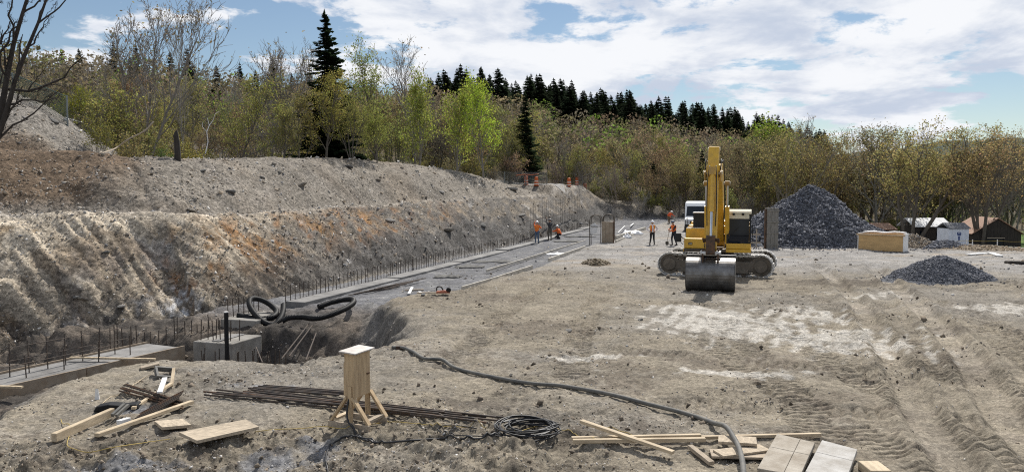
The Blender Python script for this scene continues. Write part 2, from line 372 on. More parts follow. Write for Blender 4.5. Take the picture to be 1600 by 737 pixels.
def terrain(x, y, detail=True):
    """height and soil masks"""
    x = np.asarray(x, float); y = np.asarray(y, float)
    t, seg, par = polydist(x, y, TOE)
    w = fbm(x * 0.35, y * 0.35, 3, 5)
    s = np.cumsum(np.r_[0, np.hypot(*np.diff(TOE[:, :2], axis=0).T)])
    sv = s[seg] + par * np.diff(s)[seg]
    A = TOE[seg, 2:] + (TOE[seg + 1, 2:] - TOE[seg, 2:]) * par[:, None] if x.ndim == 1 else None
    zf, tb, zb, tr, zr = A.T
    tt = t + w * 0.55 * sstep(t, 0.2, 2)
    H = hill_base(x, y)
    # yard
    e, _, _ = polydist(x, y, RIM); e = -e                     # >0 on the yard side
    e = e + fbm(x * 0.8, y * 0.8, 3, 11) * np.interp(y, [10, 28, 31], [0.45, 0.45, 0.05])
    floor = (0.55 * (1 - sstep(x, -11.2, -9.6)) * sstep(y, 16.0, 19.5) * (1 - sstep(y, 24, 27))) + np.interp(y, [10, 23.5, 25.9 , 27.0, 29.5, 31.5, 50, 84, 96], [-2.0, -2.0, -2.2, -1.0, -0.66, -0.52, -0.42, -0.1, 0.3])
    wid = np.interp(y, [10, 18.5, 19.5, 28, 31.5], [1.2, 0.8, 1.5, 1.4, 0.22])
    wid = wid + 2.6 * (1 - sstep(x, -9.6, -7.6)) * sstep(y, 13.5, 16) * (1 - sstep(y, 22, 25))
    drop = sstep(y, 52, 88) * sstep(x - 0.1 * y, 12, 34)
    yard = -2.6 * drop - 0.4 * sstep(y, 90, 105) * sstep(x, 30, 42) + 0.12 * w - 0.25 * sstep(x, 20, 40) * (1 - drop)
    yard = yard + 0.75 * np.exp(-((x - 46) / 7) ** 2 - ((y - 81) / 7) ** 2)
    yard = yard + 0.55 * sstep(y, 86, 99) * (1 - sstep(x, 18, 34))
    k = sstep(e, -wid, 0.12)
    lowz = floor + (yard - floor) * k
    # bank
    z = np.where(t <= 0, lowz, 0)
    k1 = np.clip(tt / tb, 0, 1); k2 = np.clip((tt - tb - 0.7) / np.maximum(tr - tb - 0.7, 0.5), 0, 1); k3 = sstep(tt, tr + 0.3, tr + 4.5)
    up = lowz * 0 + zf + (zb - zf) * (0.75 * k1 + 0.25 * np.sin(k1 * np.pi / 2)) + (zr - zb) * (1 - (1 - k2) ** 1.35)
    up = np.where(tt < tr, up, zr + (np.maximum(H, zf) - zr) * k3)
    z = np.where(t > 0, np.maximum(up, np.minimum(lowz, zf)), z)
    rd_ = np.hypot(np.maximum(np.abs(x - 1.5) - 7.0, 0), np.maximum(np.abs(y - 94) - 6.5, 0))     # the road end behind the bank
    z = np.where(t > 0.3, np.maximum(z, np.minimum(4.5 - 0.7 * rd_, zf + 0.95 * t)), z)
    bank = sstep(t, -0.1, 0.3) * (y < 118)
    # the grey spoil heap above the bank at the left
    for (mx_, my_, mr_, mh_) in ((-30.5, 42.0, 10.0, 4.7), (-40, 38, 9, 3.0)):
        r = np.hypot(x - mx_, (y - my_)) / mr_ + fbm(x * 0.3, y * 0.3, 3, 23) * 0.12
        z = z + mh_ * np.clip(1 - np.maximum(r, 0) ** 2.1, 0, 1) * sstep(t, 6.0, 9.5)
    # ends with the forest beyond
    far = sstep(np.hypot(x, y), 112, 128)
    z = z * (1 - far) + H * far
    M_ = dict(t=t, tt=tt, tb=tb, tr=tr, sv=sv, e=e, bank=bank, k=k, floor=(t <= 0) * (1 - k), w=w)
    if detail:
        onyard = (t <= 0) * k
        # general unevenness of worked ground
        z = z + onyard * (0.06 * fbm(x * 1.1, y * 1.1, 4, 31) + 0.045 * fbm(x * 4.5, y * 4.5, 4, 37, 0.6))
        rough = sstep(fbm(x * 0.45, y * 0.6, 3, 41), 0.02, 0.45)                 # areas of churned clods
        fg = sstep(12.6 - y + 0.25 * x + 2.2, 0, 2.0) * sstep(1.5 - x, -1.5, 1.5)  # broken ground in the left foreground
        rough = np.maximum(rough * 0.75, fg)
        cl = np.abs(fbm(x * 3.2, y * 3.2, 4, 43, 0.6))
        z = z + onyard * rough * (0.16 * cl - 0.03) + onyard * fg * (0.16 * fbm(x * 1.6, y * 1.6, 3, 47) + 0.10 * fbm(x * 5, y * 5, 3, 49, 0.6))
        # crawler tracks pressed into the soil
        trk = np.zeros_like(z); trkm = np.zeros_like(z)
        for (p0, p1, bend, wd, pit, sd) in TRACKS:
            dx, dy = p1[0] - p0[0], p1[1] - p0[1]; L = math.hypot(dx, dy); dx /= L; dy /= L
            a = (x - p0[0]) * dx + (y - p0[1]) * dy; b = -(x - p0[0]) * dy + (y - p0[1]) * dx
            b = b - bend * (1 - (2 * a / L - 1) ** 2)
            m = sstep(wd / 2 - np.abs(b), -0.03, 0.06) * sstep(a, -0.4, 0.2) * sstep(L - a, -0.4, 0.2)
            m = m * sstep(vnoise(x * 0.9, y * 0.9, sd), 0.18, 0.36)
            ph = a / (pit * 0.86) * 2 * np.pi + 0.18 * vnoise(x * 1.3, y * 1.3, sd + 1)
            trk = np.where(m > trkm, m * (-0.03 - (0.11 if abs(dy) > abs(dx) else 0.06) * sstep(np.sin(ph), 0.3, 0.75) * (0.6 + 0.6 * vnoise(x * 2.1, y * 2.1, sd + 2))), trk); trkm = np.maximum(trkm, m)
        rut = np.zeros_like(z)
        for pts_, wd in RUTS:
            dd, _, _ = polydist(x, y, np.array(pts_)); dd = np.abs(dd + 0.12 * (w + 0.3))
            inside = sstep(wd - dd, -0.05, 0.12); ridge = np.exp(-((dd - wd - 0.16) / 0.13) ** 2)
            trk = trk * (1 - inside) - 0.11 * inside * (0.6 + 0.6 * vnoise(x * 1.1, y * 1.1, 9)) + 0.10 * ridge * (1 - inside) * (0.6 + 0.8 * vnoise(x * 2.5, y * 2.5, 7)); rut = np.maximum(rut, inside)
        M_['rut'] = rut
        z = z + onyard * trk
        M_['rough'] = rough; M_['trk'] = trkm; M_['fg'] = fg; M_['cl'] = cl
        # bank relief: rills and slabs running down and along
        ub = bank * sstep(tt, 0.0, 0.6)
        low = ub * (1 - sstep(tt, tb - 0.3, tb + 0.5))
        left = 1 - sstep(x, -12.5, -8.5)
        q = sv + 0.75 * tt
        rill = 1.1 - 3.2 * np.abs(fbm(q * 0.85, tt * 0.13 + 3, 4, 51, 0.6))
        slab = 0.8 - 2.6 * np.abs(fbm((sv + 0.95 * tt) * 1.5, (tt - 0.4 * sv) * 0.33, 5, 53, 0.62))
        z = z + low * (left * (0.18 * rill - 0.08) + (1 - left) * 0.24 * slab) + ub * 0.10 * fbm(x * 2.2, y * 2.2, 5, 57, 0.65) + low * 0.07 * fbm((sv + 0.9 * tt) * 4.5, tt * 0.5, 3, 58, 0.6) + ub * 0.16 * fbm(x * 0.7, y * 0.7, 3, 59)
        pit = (t <= 0) * (1 - k)
        z = z + pit * 0.10 * fbm(x * 1.8, y * 1.8, 4, 61, 0.6) * np.interp(y, [25, 26.5, 29, 33], [1.6, 3.2, 2.2, 0.4])
        slope = np.clip(4 * k * (1 - k), 0, 1) * (t <= 0) * (y < 31)
        z = z + slope * (0.30 * fbm(x * 1.5, y * 1.5, 4, 63, 0.6) + 0.35 * fbm((x - y * 0.5) * 1.9, (x * 0.5 + y) * 0.4, 4, 65, 0.6))
        M_['slope'] = slope
        M_['rill'] = rill; M_['slab'] = slab; M_['low'] = low; M_['left'] = left
    return z, M_
TRACKS = [((7.2, 10.5), (8.6, 31.0), 0.4, 0.78, 0.25, 71), ((9.9, 10.5), (11.4, 31.5), 0.4, 0.78, 0.25, 72),
          ((4.8, 12.0), (6.2, 24.0), -0.3, 0.78, 0.25, 73), ((11.8, 15.0), (15.5, 32.0), -0.5, 0.78, 0.25, 74),
          ((14.5, 15.0), (18.3, 32.0), -0.5, 0.78, 0.25, 75), ((3.2, 21.5), (11.0, 18.0), 0.6, 0.7, 0.24, 76),
          ((2.5, 18.6), (9.5, 15.4), 0.6, 0.7, 0.24, 77), ((1.2, 16.0), (4.0, 32.0), 0.3, 0.78, 0.25, 78),
          ((-1.4, 17.0), (1.6, 33.0), 0.3, 0.78, 0.25, 79), ((9.0, 9.0), (13.5, 22.0), 0.3, 0.78, 0.25, 80),
          ((4.2, 27.5), (10.5, 24.0), 0.3, 0.7, 0.24, 81), ((6.2, 9.0), (5.0, 20.0), 0.2, 0.78, 0.25, 82),
          ((8.5, 9.2), (9.4, 22.0), -0.2, 0.78, 0.25, 83), ((6.0, 20.5), (13.0, 27.0), -0.4, 0.78, 0.25, 84), ((16.2, 17.0), (21.0, 33.0), -0.3, 0.78, 0.25, 85), ((3.0, 14.5), (8.5, 12.6), 0.3, 0.7, 0.24, 86)]
RUTS = [(((15.6, 40.0), (14.6, 36.0), (12.6, 29.0), (11.3, 25.0), (8.9, 18.2), (7.2, 13.6), (6.0, 10.0)), 0.30), (((19.0, 41.0), (17.3, 37.0), (15.0, 30.0), (13.2, 24.9), (10.7, 18.2), (8.6, 13.6), (7.0, 9.0)), 0.34),
        (((21.5, 33.0), (18.5, 27.0), (14.6, 20.0), (11.2, 14.0), (9.0, 10.0)), 0.28)]
def zat(x, y):
    z, _ = terrain(np.atleast_1d(float(x)), np.atleast_1d(float(y))); return float(z[0])
def ray(px, py):
    xc, yc = (px - 800) / FPX, -(py - 368.5) / FPX
    return np.array((xc, math.cos(PITCH) + yc * math.sin(PITCH), -math.sin(PITCH) + yc * math.cos(PITCH)))
def at(px, py, z=0.0):
    """the point of the level z seen in this direction of the survey photo"""
    d = ray(px, py); t = (z - CAM[2]) / d[2]; return CAM + d * t
def hit(px, py, y0=5.0, y1=200.0):
    d = ray(px, py); ts = np.geomspace(y0, y1, 420)
    P = CAM + ts[:, None] * d
    z, _ = terrain(P[:, 0], P[:, 1], False); below = P[:, 2] < z
    i = int(np.argmax(below)) if below.any() else len(ts) - 1
    ts = np.linspace(ts[max(i - 6, 0)], ts[min(i + 6, len(ts) - 1)], 90); P = CAM + ts[:, None] * d
    z, _ = terrain(P[:, 0], P[:, 1]); below = P[:, 2] < z
    i = int(np.argmax(below)) if below.any() else len(ts) - 1
    p = P[i].copy(); p[2] = z[i]; return p
def polar(px, dist, lift=0.0):
    x = (px - 800) / FPX * dist; return np.array((x, dist, float(terrain(np.array([x]), np.array([float(dist)]), False)[0][0]) + lift))

# ------------------------------------------------------------------ terrain mesh
def soil_colour(x, y, z, m):
    n1 = fbm(x * 0.5, y * 0.5, 4, 101); n2 = fbm(x * 2.3, y * 2.3, 4, 103, 0.6); n3 = fbm(x * 0.18, y * 0.18, 3, 105); n4 = fbm(x * 6.5, y * 6.5, 3, 109, 0.6)
    tan = np.array((0.255, 0.221, 0.170)); light = np.array((0.42, 0.377, 0.31)); pale = np.array((0.50, 0.47, 0.42))
    grey = np.array((0.215, 0.20, 0.18)); blue = np.array((0.158, 0.158, 0.166)); brown = np.array((0.125, 0.088, 0.058))
    ochre = np.array((0.29, 0.165, 0.07)); damp = np.array((0.105, 0.088, 0.07)); shale = np.array((0.115, 0.112, 0.11))
    c = np.repeat(tan[None], len(x), 0)
    c = mixc(c, light, sstep(n1 + 0.5 * n2, 0.0, 0.8) * 0.75)
    c = mixc(c, grey, sstep(n3 + 0.35 * n2, -0.1, 0.5) * 0.6)
    c = mixc(c, np.array((0.155, 0.128, 0.098)), sstep(n1 * 0.9 - 0.5 * n3 + 0.35 * n4, 0.1, 0.6) * 0.75)
    c = mixc(c, np.array((0.40, 0.35, 0.285)), m['rut'] * sstep(n1 + 0.6 * n2, -0.5, 0.4) * 0.5)
    c = mixc(c, damp, m['rough'] * sstep(m['cl'], 0.12, 0.5) * 0.55)
    c = mixc(c, damp, sstep(n4 + 0.7 * n2 + 0.4 * n1, 0.2, 0.75) * 0.62)
    # stone dust strip across the back of the yard and at the right
    gd = sstep(y + 0.12 * x + 3.0 * n1, 37, 44) * (1 - 0.5 * sstep(n2, 0.2, 0.6))
    c = mixc(c, np.array((0.315, 0.302, 0.288)), gd * 0.85)
    band = fbm(x * 0.16 + 0.03 * y, y * 0.9, 4, 121, 0.6)
    c = mixc(c, np.array((0.19, 0.18, 0.17)), gd * sstep(band, 0.1, 0.5) * 0.75); c = mixc(c, np.array((0.31, 0.25, 0.18)), gd * sstep(-band, 0.12, 0.5) * 0.7)
    c = mixc(c, np.array((0.135, 0.112, 0.088)), m['trk'] * sstep(n2, -0.3, 0.5) * 0.35)
    # pale dried clay scraped by the bucket
    for (bx, by, rx, ry) in ((6.6, 23.0, 2.6, 3.4), (8.6, 20.4, 2.4, 2.4), (9.2, 24.5, 1.6, 2.0), (5.6, 25.3, 1.6, 1.3), (16.2, 25.5, 1.5, 1.2), (4.4, 16.8, 1.8, 0.5), (1.6, 18.2, 1.3, 0.35), (13.5, 29.5, 1.4, 0.8)):
        r = np.hypot((x - bx) / rx, (y - by) / ry)
        st = fbm((x * 0.75 + y * 0.65) * 2.6, (x * 0.65 - y * 0.75) * 0.7, 4, 111, 0.6)
        st = st * 0.9 + 0.26 * np.sin((x * 0.92 - y * 0.38) * 12.0 + 5 * n1)
        c = mixc(c, pale, sstep(1.22 - r + 1.0 * st + 0.45 * n2 - 0.5 * m['rough'] * m['cl'], 0.25, 0.75) * 0.85 * (1 - 0.5 * sstep(n4, 0.0, 0.5)))
    # churned dark soil in front of and beside the excavator
    for (bx, by, rx, ry) in ((14.0, 33.0, 3.6, 1.8), (9.0, 30.6, 2.6, 1.0), (-0.6, 14.3, 1.3, 0.7), (1.0, 12.2, 1.5, 0.6)):
        r = np.hypot((x - bx) / rx, (y - by) / ry)
        c = mixc(c, damp, sstep(1.2 - r + 0.8 * n2, 0.3, 0.9) * 0.7)
    # spilt grey chippings in the left foreground
    for (bx, by, rx, ry) in ((-3.6, 11.3, 1.0, 0.9), (-5.4, 11.0, 1.3, 0.5), (-6.6, 13.7, 0.5, 0.35), (-4.9, 15.4, 0.9, 0.45), (-3.0, 12.0, .5, .8)):
        r = np.hypot((x - bx) / rx, (y - by) / ry)
        c = mixc(c, np.array((0.21, 0.215, 0.23)), sstep(1.1 - r + 0.7 * n2, 0.3, 0.8) * 0.8)
    c = mixc(c, damp, m['fg'] * sstep(n2 + 0.6 * n1, -0.05, 0.55) * 0.6)
    # trench floor: blue grey crushed stone, mud in the deep end, blackened for wet and painted-in pit shade
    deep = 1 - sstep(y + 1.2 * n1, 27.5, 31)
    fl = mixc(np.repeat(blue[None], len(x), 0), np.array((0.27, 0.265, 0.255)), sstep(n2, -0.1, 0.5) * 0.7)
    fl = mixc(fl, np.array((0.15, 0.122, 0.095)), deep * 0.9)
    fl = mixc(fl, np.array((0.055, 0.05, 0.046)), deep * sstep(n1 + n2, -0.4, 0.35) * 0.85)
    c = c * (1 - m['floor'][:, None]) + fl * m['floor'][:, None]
    c = mixc(c, np.array((0.20, 0.19, 0.18)), m['slope'] * 0.7); c = mixc(c, np.array((0.075, 0.068, 0.06)), m['slope'] * sstep(n2 + 0.6 * n1, 0.0, 0.5) * 0.8); c = mixc(c, np.array((0.38, 0.35, 0.31)), m['slope'] * sstep(-n2, 0.2, 0.6) * 0.6)
    # bank
    tt, tb, tr, sv = m['tt'], m['tb'], m['tr'], m['sv']
    up = np.repeat(np.array((0.225, 0.20, 0.168))[None], len(x), 0)
    up = mixc(up, np.array((0.29, 0.26, 0.225)), sstep(n2 + n1 * 0.6, 0.0, 0.7) * 0.7)
    up = mixc(up, np.array((0.22, 0.175, 0.128)), sstep(n3 + 0.5 * n1, 0.1, 0.6) * 0.45)
    dirtx = sstep(-17.0 - x + 1.6 * n1, -0.6, 1.6) * (1 - sstep(tt, tr + 1.2, tr + 3.0)) * sstep(tt, tb + 0.6, tb + 1.6)
    up = mixc(up, np.array((0.165, 0.115, 0.075)), dirtx * 0.9)
    up = mixc(up, np.array((0.225, 0.205, 0.18)), sstep(tt, tr + 2.2, tr + 3.8) * sstep(-x, 17, 19))
    lowm = 1 - sstep(tt, tb - 0.25, tb + 0.35)
    lw = np.repeat(np.array((0.26, 0.22, 0.172))[None], len(x), 0)
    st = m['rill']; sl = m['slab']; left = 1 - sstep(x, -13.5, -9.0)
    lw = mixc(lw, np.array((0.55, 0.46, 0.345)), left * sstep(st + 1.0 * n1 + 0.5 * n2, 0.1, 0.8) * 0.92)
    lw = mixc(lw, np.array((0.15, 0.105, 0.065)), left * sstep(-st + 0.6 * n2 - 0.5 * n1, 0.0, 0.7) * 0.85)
    sk = fbm((sv + 0.85 * tt) * 2.6, tt * 0.22 + 7, 4, 141, 0.6)
    lw = mixc(lw, np.array((0.60, 0.515, 0.40)), left * sstep(sk + 0.5 * n1 + 0.28 * (tt - 2.6), 0.05, 0.45) * 0.8)
    lw = mixc(lw, np.array((0.10, 0.078, 0.055)), sstep(-sk + 0.3 * n2, 0.28, 0.65) * (0.7 - 0.3 * left))
    lw = mixc(lw, np.array((0.33, 0.32, 0.31)), left * sstep(n2 - 0.8 * n1, 0.2, 0.7) * 0.6)
    nb = fbm(x * 0.3 + 3, y * 0.3 + tt * 0.3, 4, 131, 0.6)
    lw = mixc(lw, np.array((0.155, 0.108, 0.068)), left * sstep(nb + 0.45 * n2, 0.12, 0.45) * 0.6)
    lw = mixc(lw, np.array((0.27, 0.18, 0.09)), left * sstep(-nb + 0.4 * n2, 0.25, 0.6) * 0.7)
    oc = np.exp(-((tt - 2.2 - 0.02 * (sv - 30)) / 1.5) ** 2) * sstep(x, -15.0, -12.5) * (1 - sstep(x, -6.0, -3.0))
    lw = mixc(lw, ochre, oc * sstep(n1 + 0.8 * n2, -0.2, 0.35) * 0.95)
    lw = mixc(lw, np.array((0.36, 0.17, 0.065)), oc * sstep(n2 + 0.4 * sk, 0.1, 0.45) * 0.8)
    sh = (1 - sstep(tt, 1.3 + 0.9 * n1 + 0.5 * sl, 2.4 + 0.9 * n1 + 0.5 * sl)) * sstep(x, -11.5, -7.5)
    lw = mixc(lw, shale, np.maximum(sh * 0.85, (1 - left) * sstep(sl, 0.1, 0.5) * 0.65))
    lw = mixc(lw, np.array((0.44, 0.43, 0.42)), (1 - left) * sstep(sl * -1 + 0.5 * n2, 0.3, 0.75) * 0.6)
    wp = np.hypot((x + 12.6) / 1.6, (y - 29.8) / 0.9)
    lw = mixc(lw, np.array((0.62, 0.61, 0.60)), sstep(1.3 - wp + 1.0 * n2, 0.4, 0.9) * sstep(n4, -0.3, 0.3))
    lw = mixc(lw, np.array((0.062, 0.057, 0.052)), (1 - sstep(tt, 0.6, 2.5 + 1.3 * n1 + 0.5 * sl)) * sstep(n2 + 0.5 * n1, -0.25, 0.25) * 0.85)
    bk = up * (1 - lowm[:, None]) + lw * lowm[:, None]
    bench = np.exp(-((tt - tb - 0.25) / 0.3) ** 2)
    bk = mixc(bk, np.array((0.40, 0.36, 0.31)), bench * 0.85)
    fo = sstep(tt, tr + 2.5, tr + 6) * (1 - sstep(-x - 0.3 * (44 - y), 17, 20))
    fl2 = mixc(np.repeat(np.array((0.105, 0.082, 0.052))[None], len(x), 0), np.array((0.085, 0.105, 0.035)), sstep(n1 + n2, 0.2, 0.9))
    bk = mixc(bk, np.array((0.105, 0.082, 0.052)), fo); 
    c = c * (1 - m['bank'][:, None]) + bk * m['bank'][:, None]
    farm = sstep(np.hypot(x, y), 104, 114)
    c = c * (1 - farm[:, None]) + fl2 * farm[:, None]
    grass = sstep(x, 46, 50) * sstep(y, 74, 80) * (1 - sstep(y, 125, 135))
    c = mixc(c, np.array((0.12, 0.20, 0.05)), grass * (1 - 0.4 * sstep(n2, 0, 0.5)))
    n5 = fbm(x * 1.2, y * 1.2, 3, 151, 0.65)
    return c * (1 + 0.24 * n4[:, None] + 0.34 * n5[:, None])
def grid_patch(us, ys):
    U, Y = np.meshgrid(us, ys); X = U * (Y + 1.5)
    x, y = X.ravel(), Y.ravel(); z, m = terrain(x, y); cc = soil_colour(x, y, z, m)
    nu, ny = len(us), len(ys); i = np.arange(nu * ny).reshape(ny, nu)
    f = np.stack([i[:-1, :-1], i[:-1, 1:], i[1:, 1:], i[1:, :-1]], -1).reshape(-1, 4)
    return np.stack([x, y, z], 1), f, np.clip(cc, 0.01, 0.9), m
ys = [2.0]
while ys[-1] < 118:
    yv = ys[-1]; ys.append(yv + (0.05 if yv < 9 else 0.0) + yv * (0.0036 if yv < 36 else 0.0075 if yv < 60 else 0.011))
us = np.concatenate([np.linspace(-1.05, -0.68, 60, endpoint=False), np.linspace(-0.68, 0.68, 560), np.linspace(0.69, 1.05, 60)])
V, F, CC, MM = grid_patch(us, np.array(ys))
fb = (MM['t'][F].mean(1) > 0.0)
def sub(name, sel, mat, smooth=True):
    f = F[sel]; ids, inv = np.unique(f, return_inverse=True)
    return tag(rawmesh(name, V[ids], inv.reshape(-1, 4), mat, colr=CC[ids], smooth=smooth), kind='structure')
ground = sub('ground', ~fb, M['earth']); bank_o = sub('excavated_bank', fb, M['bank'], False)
# the wooded hill and the far side of the valley: polar sheet out to the horizon
ysh = np.concatenate([[ys[-1]], np.linspace(ys[-1] + 1.5, 330, 90), np.geomspace(340, 5000, 46)])
V2, F2, C2, _ = grid_patch(np.linspace(-1.05, 1.05, 220), ysh)
fd = np.hypot(V2[:, 0], V2[:, 1])
C2 = np.where((fd > 330)[:, None], np.array((0.045, 0.062, 0.045)) * (1 + 0.5 * fbm(V2[:, 0] * 0.02, V2[:, 1] * 0.02, 3, 5))[:, None], C2)
hillside = tag(rawmesh('hillside', V2, F2, M['hill'], colr=C2, smooth=True), kind='structure')
print('terrain quads', len(F) + len(F2))
# ------------------------------------------------------------------ loose stones
OCT = np.array([(1, 0, 0), (-1, 0, 0), (0, 1, 0), (0, -1, 0), (0, 0, 1), (0, 0, -1)], float)
OF = np.array([(0, 2, 4), (2, 1, 4), (1, 3, 4), (3, 0, 4), (2, 0, 5), (1, 2, 5), (3, 1, 5), (0, 3, 5)])
def chips(name, P, size, colr, mat, parent=None, flat=0.55, seed=0):
    rg = np.random.default_rng(seed); n = len(P)
    v = OCT[None] * rg.uniform(0.55, 1.25, (n, 6, 1)) + rg.normal(0, 0.16, (n, 6, 3)); v[:, :, 2] *= flat
    q = rg.normal(size=(n, 4)); q[:, 1:3] *= 0.45; q /= np.linalg.norm(q, axis=1, keepdims=True); w, x, y, z = q.T
    Rm = np.stack([np.stack([1 - 2 * (y * y + z * z), 2 * (x * y - z * w), 2 * (x * z + y * w)], -1), np.stack([2 * (x * y + z * w), 1 - 2 * (x * x + z * z), 2 * (y * z - x * w)], -1),
                   np.stack([2 * (x * z - y * w), 2 * (y * z + x * w), 1 - 2 * (x * x + y * y)], -1)], 1)
    v = np.einsum('nij,nkj->nki', Rm, v) * size[:, None, None] + P[:, None, :]
    f = (OF[None] + 6 * np.arange(n)[:, None, None]).reshape(-1, 3)
    return rawmesh(name, v.reshape(-1, 3), f, mat, parent, colr=np.repeat(colr, 6, 0))
# ------------------------------------------------------------------ footing, rebar and formwork in the trench
DR = np.array((0.296, 0.955, 0.0)); DR /= np.linalg.norm(DR); NR = np.array((DR[1], -DR[0], 0.0))      # along the trench, and to its right
def row_x(y): return -6.2 + (y - 38) * 0.31
RZ = math.atan2(DR[1], DR[0])
def rebar_mesh(name, L, r=0.011, n=6):
    mb = MB(); z = np.arange(0, L + 0.01, 0.05) if L < 1.6 else np.array((0, L / 2, L))
    mb.tube([(0, 0, q) for q in z], [r * (1.0 if i % 2 else 1.18) for i in range(len(z))], n)
    o = mb.build(name, M['rebar']); me = o.data; bpy.data.objects.remove(o); return me
RB = {L: rebar_mesh('rebar', L, 0.015) for L in (0.5, 0.7, 1.0, 2.4)}
def bar(parent, p, L, tilt=0.03, name='rebar'):
    o = bpy.data.objects.new(name, RB[L]); col.objects.link(o); o.parent = parent
    o.location = tuple(p); o.rotation_euler = (random.gauss(0, tilt), random.gauss(0, tilt), 0); return o
foot = thing('strip_footing', 'long concrete strip footing with a row of upright rebar along the bank', 'footing')
yy = 30.2; k = 0
while yy < 83:
    L = 8.6; ym = yy + L * DR[1] / 2; zt = float(np.interp(ym, [30, 50, 84], [-0.42, -0.32, 0.0]))
    c = np.array((row_x(ym) + 0.22, ym, zt - 0.25)); mb = MB()
    n = 24; seg = np.linspace(-L / 2, L / 2 - 0.03, n)
    mb.box((0, 0, 0), (L - 0.03, 0.82 + 0.1 * random.random(), 0.5)); mb.build('footing_section', M['concrete_wet'], foot, bevel=0.02, loc=tuple(c), rot=(0, 0, RZ))
    yy += L * DR[1]; k += 1
yy = 30.3
while yy < 82:
    zt = float(np.interp(yy, [30, 50, 84], [-0.42, -0.32, 0.0])); bar(foot, (row_x(yy) - 0.18 + random.gauss(0, 0.02), yy, zt - 0.05), 0.7, 0.04); yy += 0.31
# stepped blocks at the near end
def block(name, label, px, py, d, size, ztop):
    x = (px - 800) / FPX * d; t_ = thing(name, label, 'concrete block', (x, d, ztop), RZ - R(90))
    b = MB().box((0, 0, -size[2] / 2), size).build('block', M['concrete'], t_, bevel=0.025); 
    return t_
b1 = block('concrete_step', 'lower grey concrete footing step behind the black post', 352, 535, 26.0, (1.5, 1.6, 1.3), -1.02)
b2 = block('concrete_step', 'upper grey concrete footing step under the looped black pipe', 398, 505, 28.6, (1.45, 2.2, 0.8), -0.66)
MB().box((0, 0.05, 0.012), (0.3, 1.35, 0.03)).build('keyway', M['concrete_wet'], b1)
for q in range(9): bar(b1, (-0.6 + 0.15 * q + random.gauss(0, .02), -0.55 + 0.15 * (q % 3), -0.02), 0.7)
for q in range(7): bar(b2, (-0.55, -0.9 + 0.3 * q, -0.02), 0.7)
rm = thing('rebar_row', 'loose row of upright rebar in the pit before the concrete steps', 'rebar')
for q in range(20):
    px = 308 + q * 7.0 + random.gauss(0, 3); d = 24.3 + random.uniform(-0.5, 0.6) + (px - 312) * 0.004; x = (px - 800) / FPX * d
    bar(rm, (x, d, zat(x, d) - 0.05), 1.0, 0.05)
post = thing('pipe_post', 'thick black upright pipe post in the pit', 'post', (*((350 - 800) / FPX * 23.4, 23.4), -1.95))
MB().cyl((0, 0, 0), (0, 0, 2.2), 0.062, 14).build('pipe', M['black_plastic'], post, smooth=False)
MB().cyl((0, 0, 2.2), (0, 0, 2.225), 0.066, 14).build('cap', M['white'], post)
# near footing in its forms
A0, A1 = np.array((-15.6, 16.0)), np.array((-11.2, 25.6)); dA = (A1 - A0) / np.linalg.norm(A1 - A0); nA = np.array((dA[1], -dA[0])); zA = -1.2
fa = thing('formed_footing', 'fresh concrete footing between boards with a rebar cage at the lower left', 'footing', (0, 0, 0))
def PA(s_, o_, z): q = A0 + dA * s_ + nA * o_; return (q[0], q[1], z)
LA = float(np.linalg.norm(A1 - A0)); rA = math.atan2(dA[1], dA[0])
MB().box((0, 0, 0), (LA - 0.1, 1.62, 0.6)).build('footing_slab', M['concrete_wet'], fa, loc=PA(LA / 2, -0.25, zA - 0.3), rot=(0, 0, rA))
for sgn in (0.585, -1.085):
    for q in range(3):
        MB().box((0, 0, 0), (LA / 3 - 0.02, 0.045, 0.85)).build('form_board', M['form_ply'], fa, bevel=0.005, loc=PA(LA / 6 + q * LA / 3, sgn + 0.01 * q, zA - 0.36), rot=(0, 0, rA))
for (s_, o_) in ((4.3, 0.0), (8.1, 0.35)):
    MB().box((0, 0, 0), (2.6, 0.09, 0.05)).build('cross_tie', M['lumber'], fa, loc=PA(s_, o_, zA + 0.10), rot=(0, 0.01, rA - R(68)))
for q in range(15):
    bar(fa, PA(1.2 + q * 0.55, -0.55, zA - 0.08), 1.0, 0.02)
    if q % 2 == 0: bar(fa, PA(1.3 + q * 0.55, 0.0, zA - 0.08), 0.7, 0.03)
for z_ in (0.42, 0.78): MB().tube([PA(0.2, -0.53, zA + z_), PA(5, -0.53, zA + z_ + 0.02), PA(LA - 1.2, -0.53, zA + z_)], 0.012, 6).build('tie_bar', M['rebar'], fa)
MB().tube([PA(0.2, 0.02, zA + 0.4), PA(LA - 2.0, 0.02, zA + 0.42)], 0.012, 6).build('tie_bar', M['rebar'], fa)
rm2 = thing('rebar_row', 'row of rebar rising behind the mound left of the concrete steps', 'rebar')
for q in range(17):
    px = 168 + q * 10.5 + random.gauss(0, 2.5); d = 25.6 + (px - 168) * 0.012; x = (px - 800) / FPX * d
    bar(rm2, (x, d, -1.75), 1.0, 0.03).scale = (1, 1, random.choice((1.0, 1.15, 1.3, 0.9)))
# tall wall bars by the workers
wr = thing('wall_rebar', 'tall thin rebar mat standing against the bank behind the workers', 'rebar')
for q in range(26):
    yv = 66 + q * 0.72; xv = row_x(yv) - 0.9; bar(wr, (xv, yv, zat(xv, yv) - 0.1), 2.4, 0.012).scale = (0.75, 0.75, random.uniform(1.0, 1.25))
MB().tube([(row_x(64) - .85, 64, 1.35), (row_x(74) - .85, 74, 1.55), (row_x(84) - .85, 84, 1.9)], 0.03, 6).build('rail_bar', M['rebar'], wr)
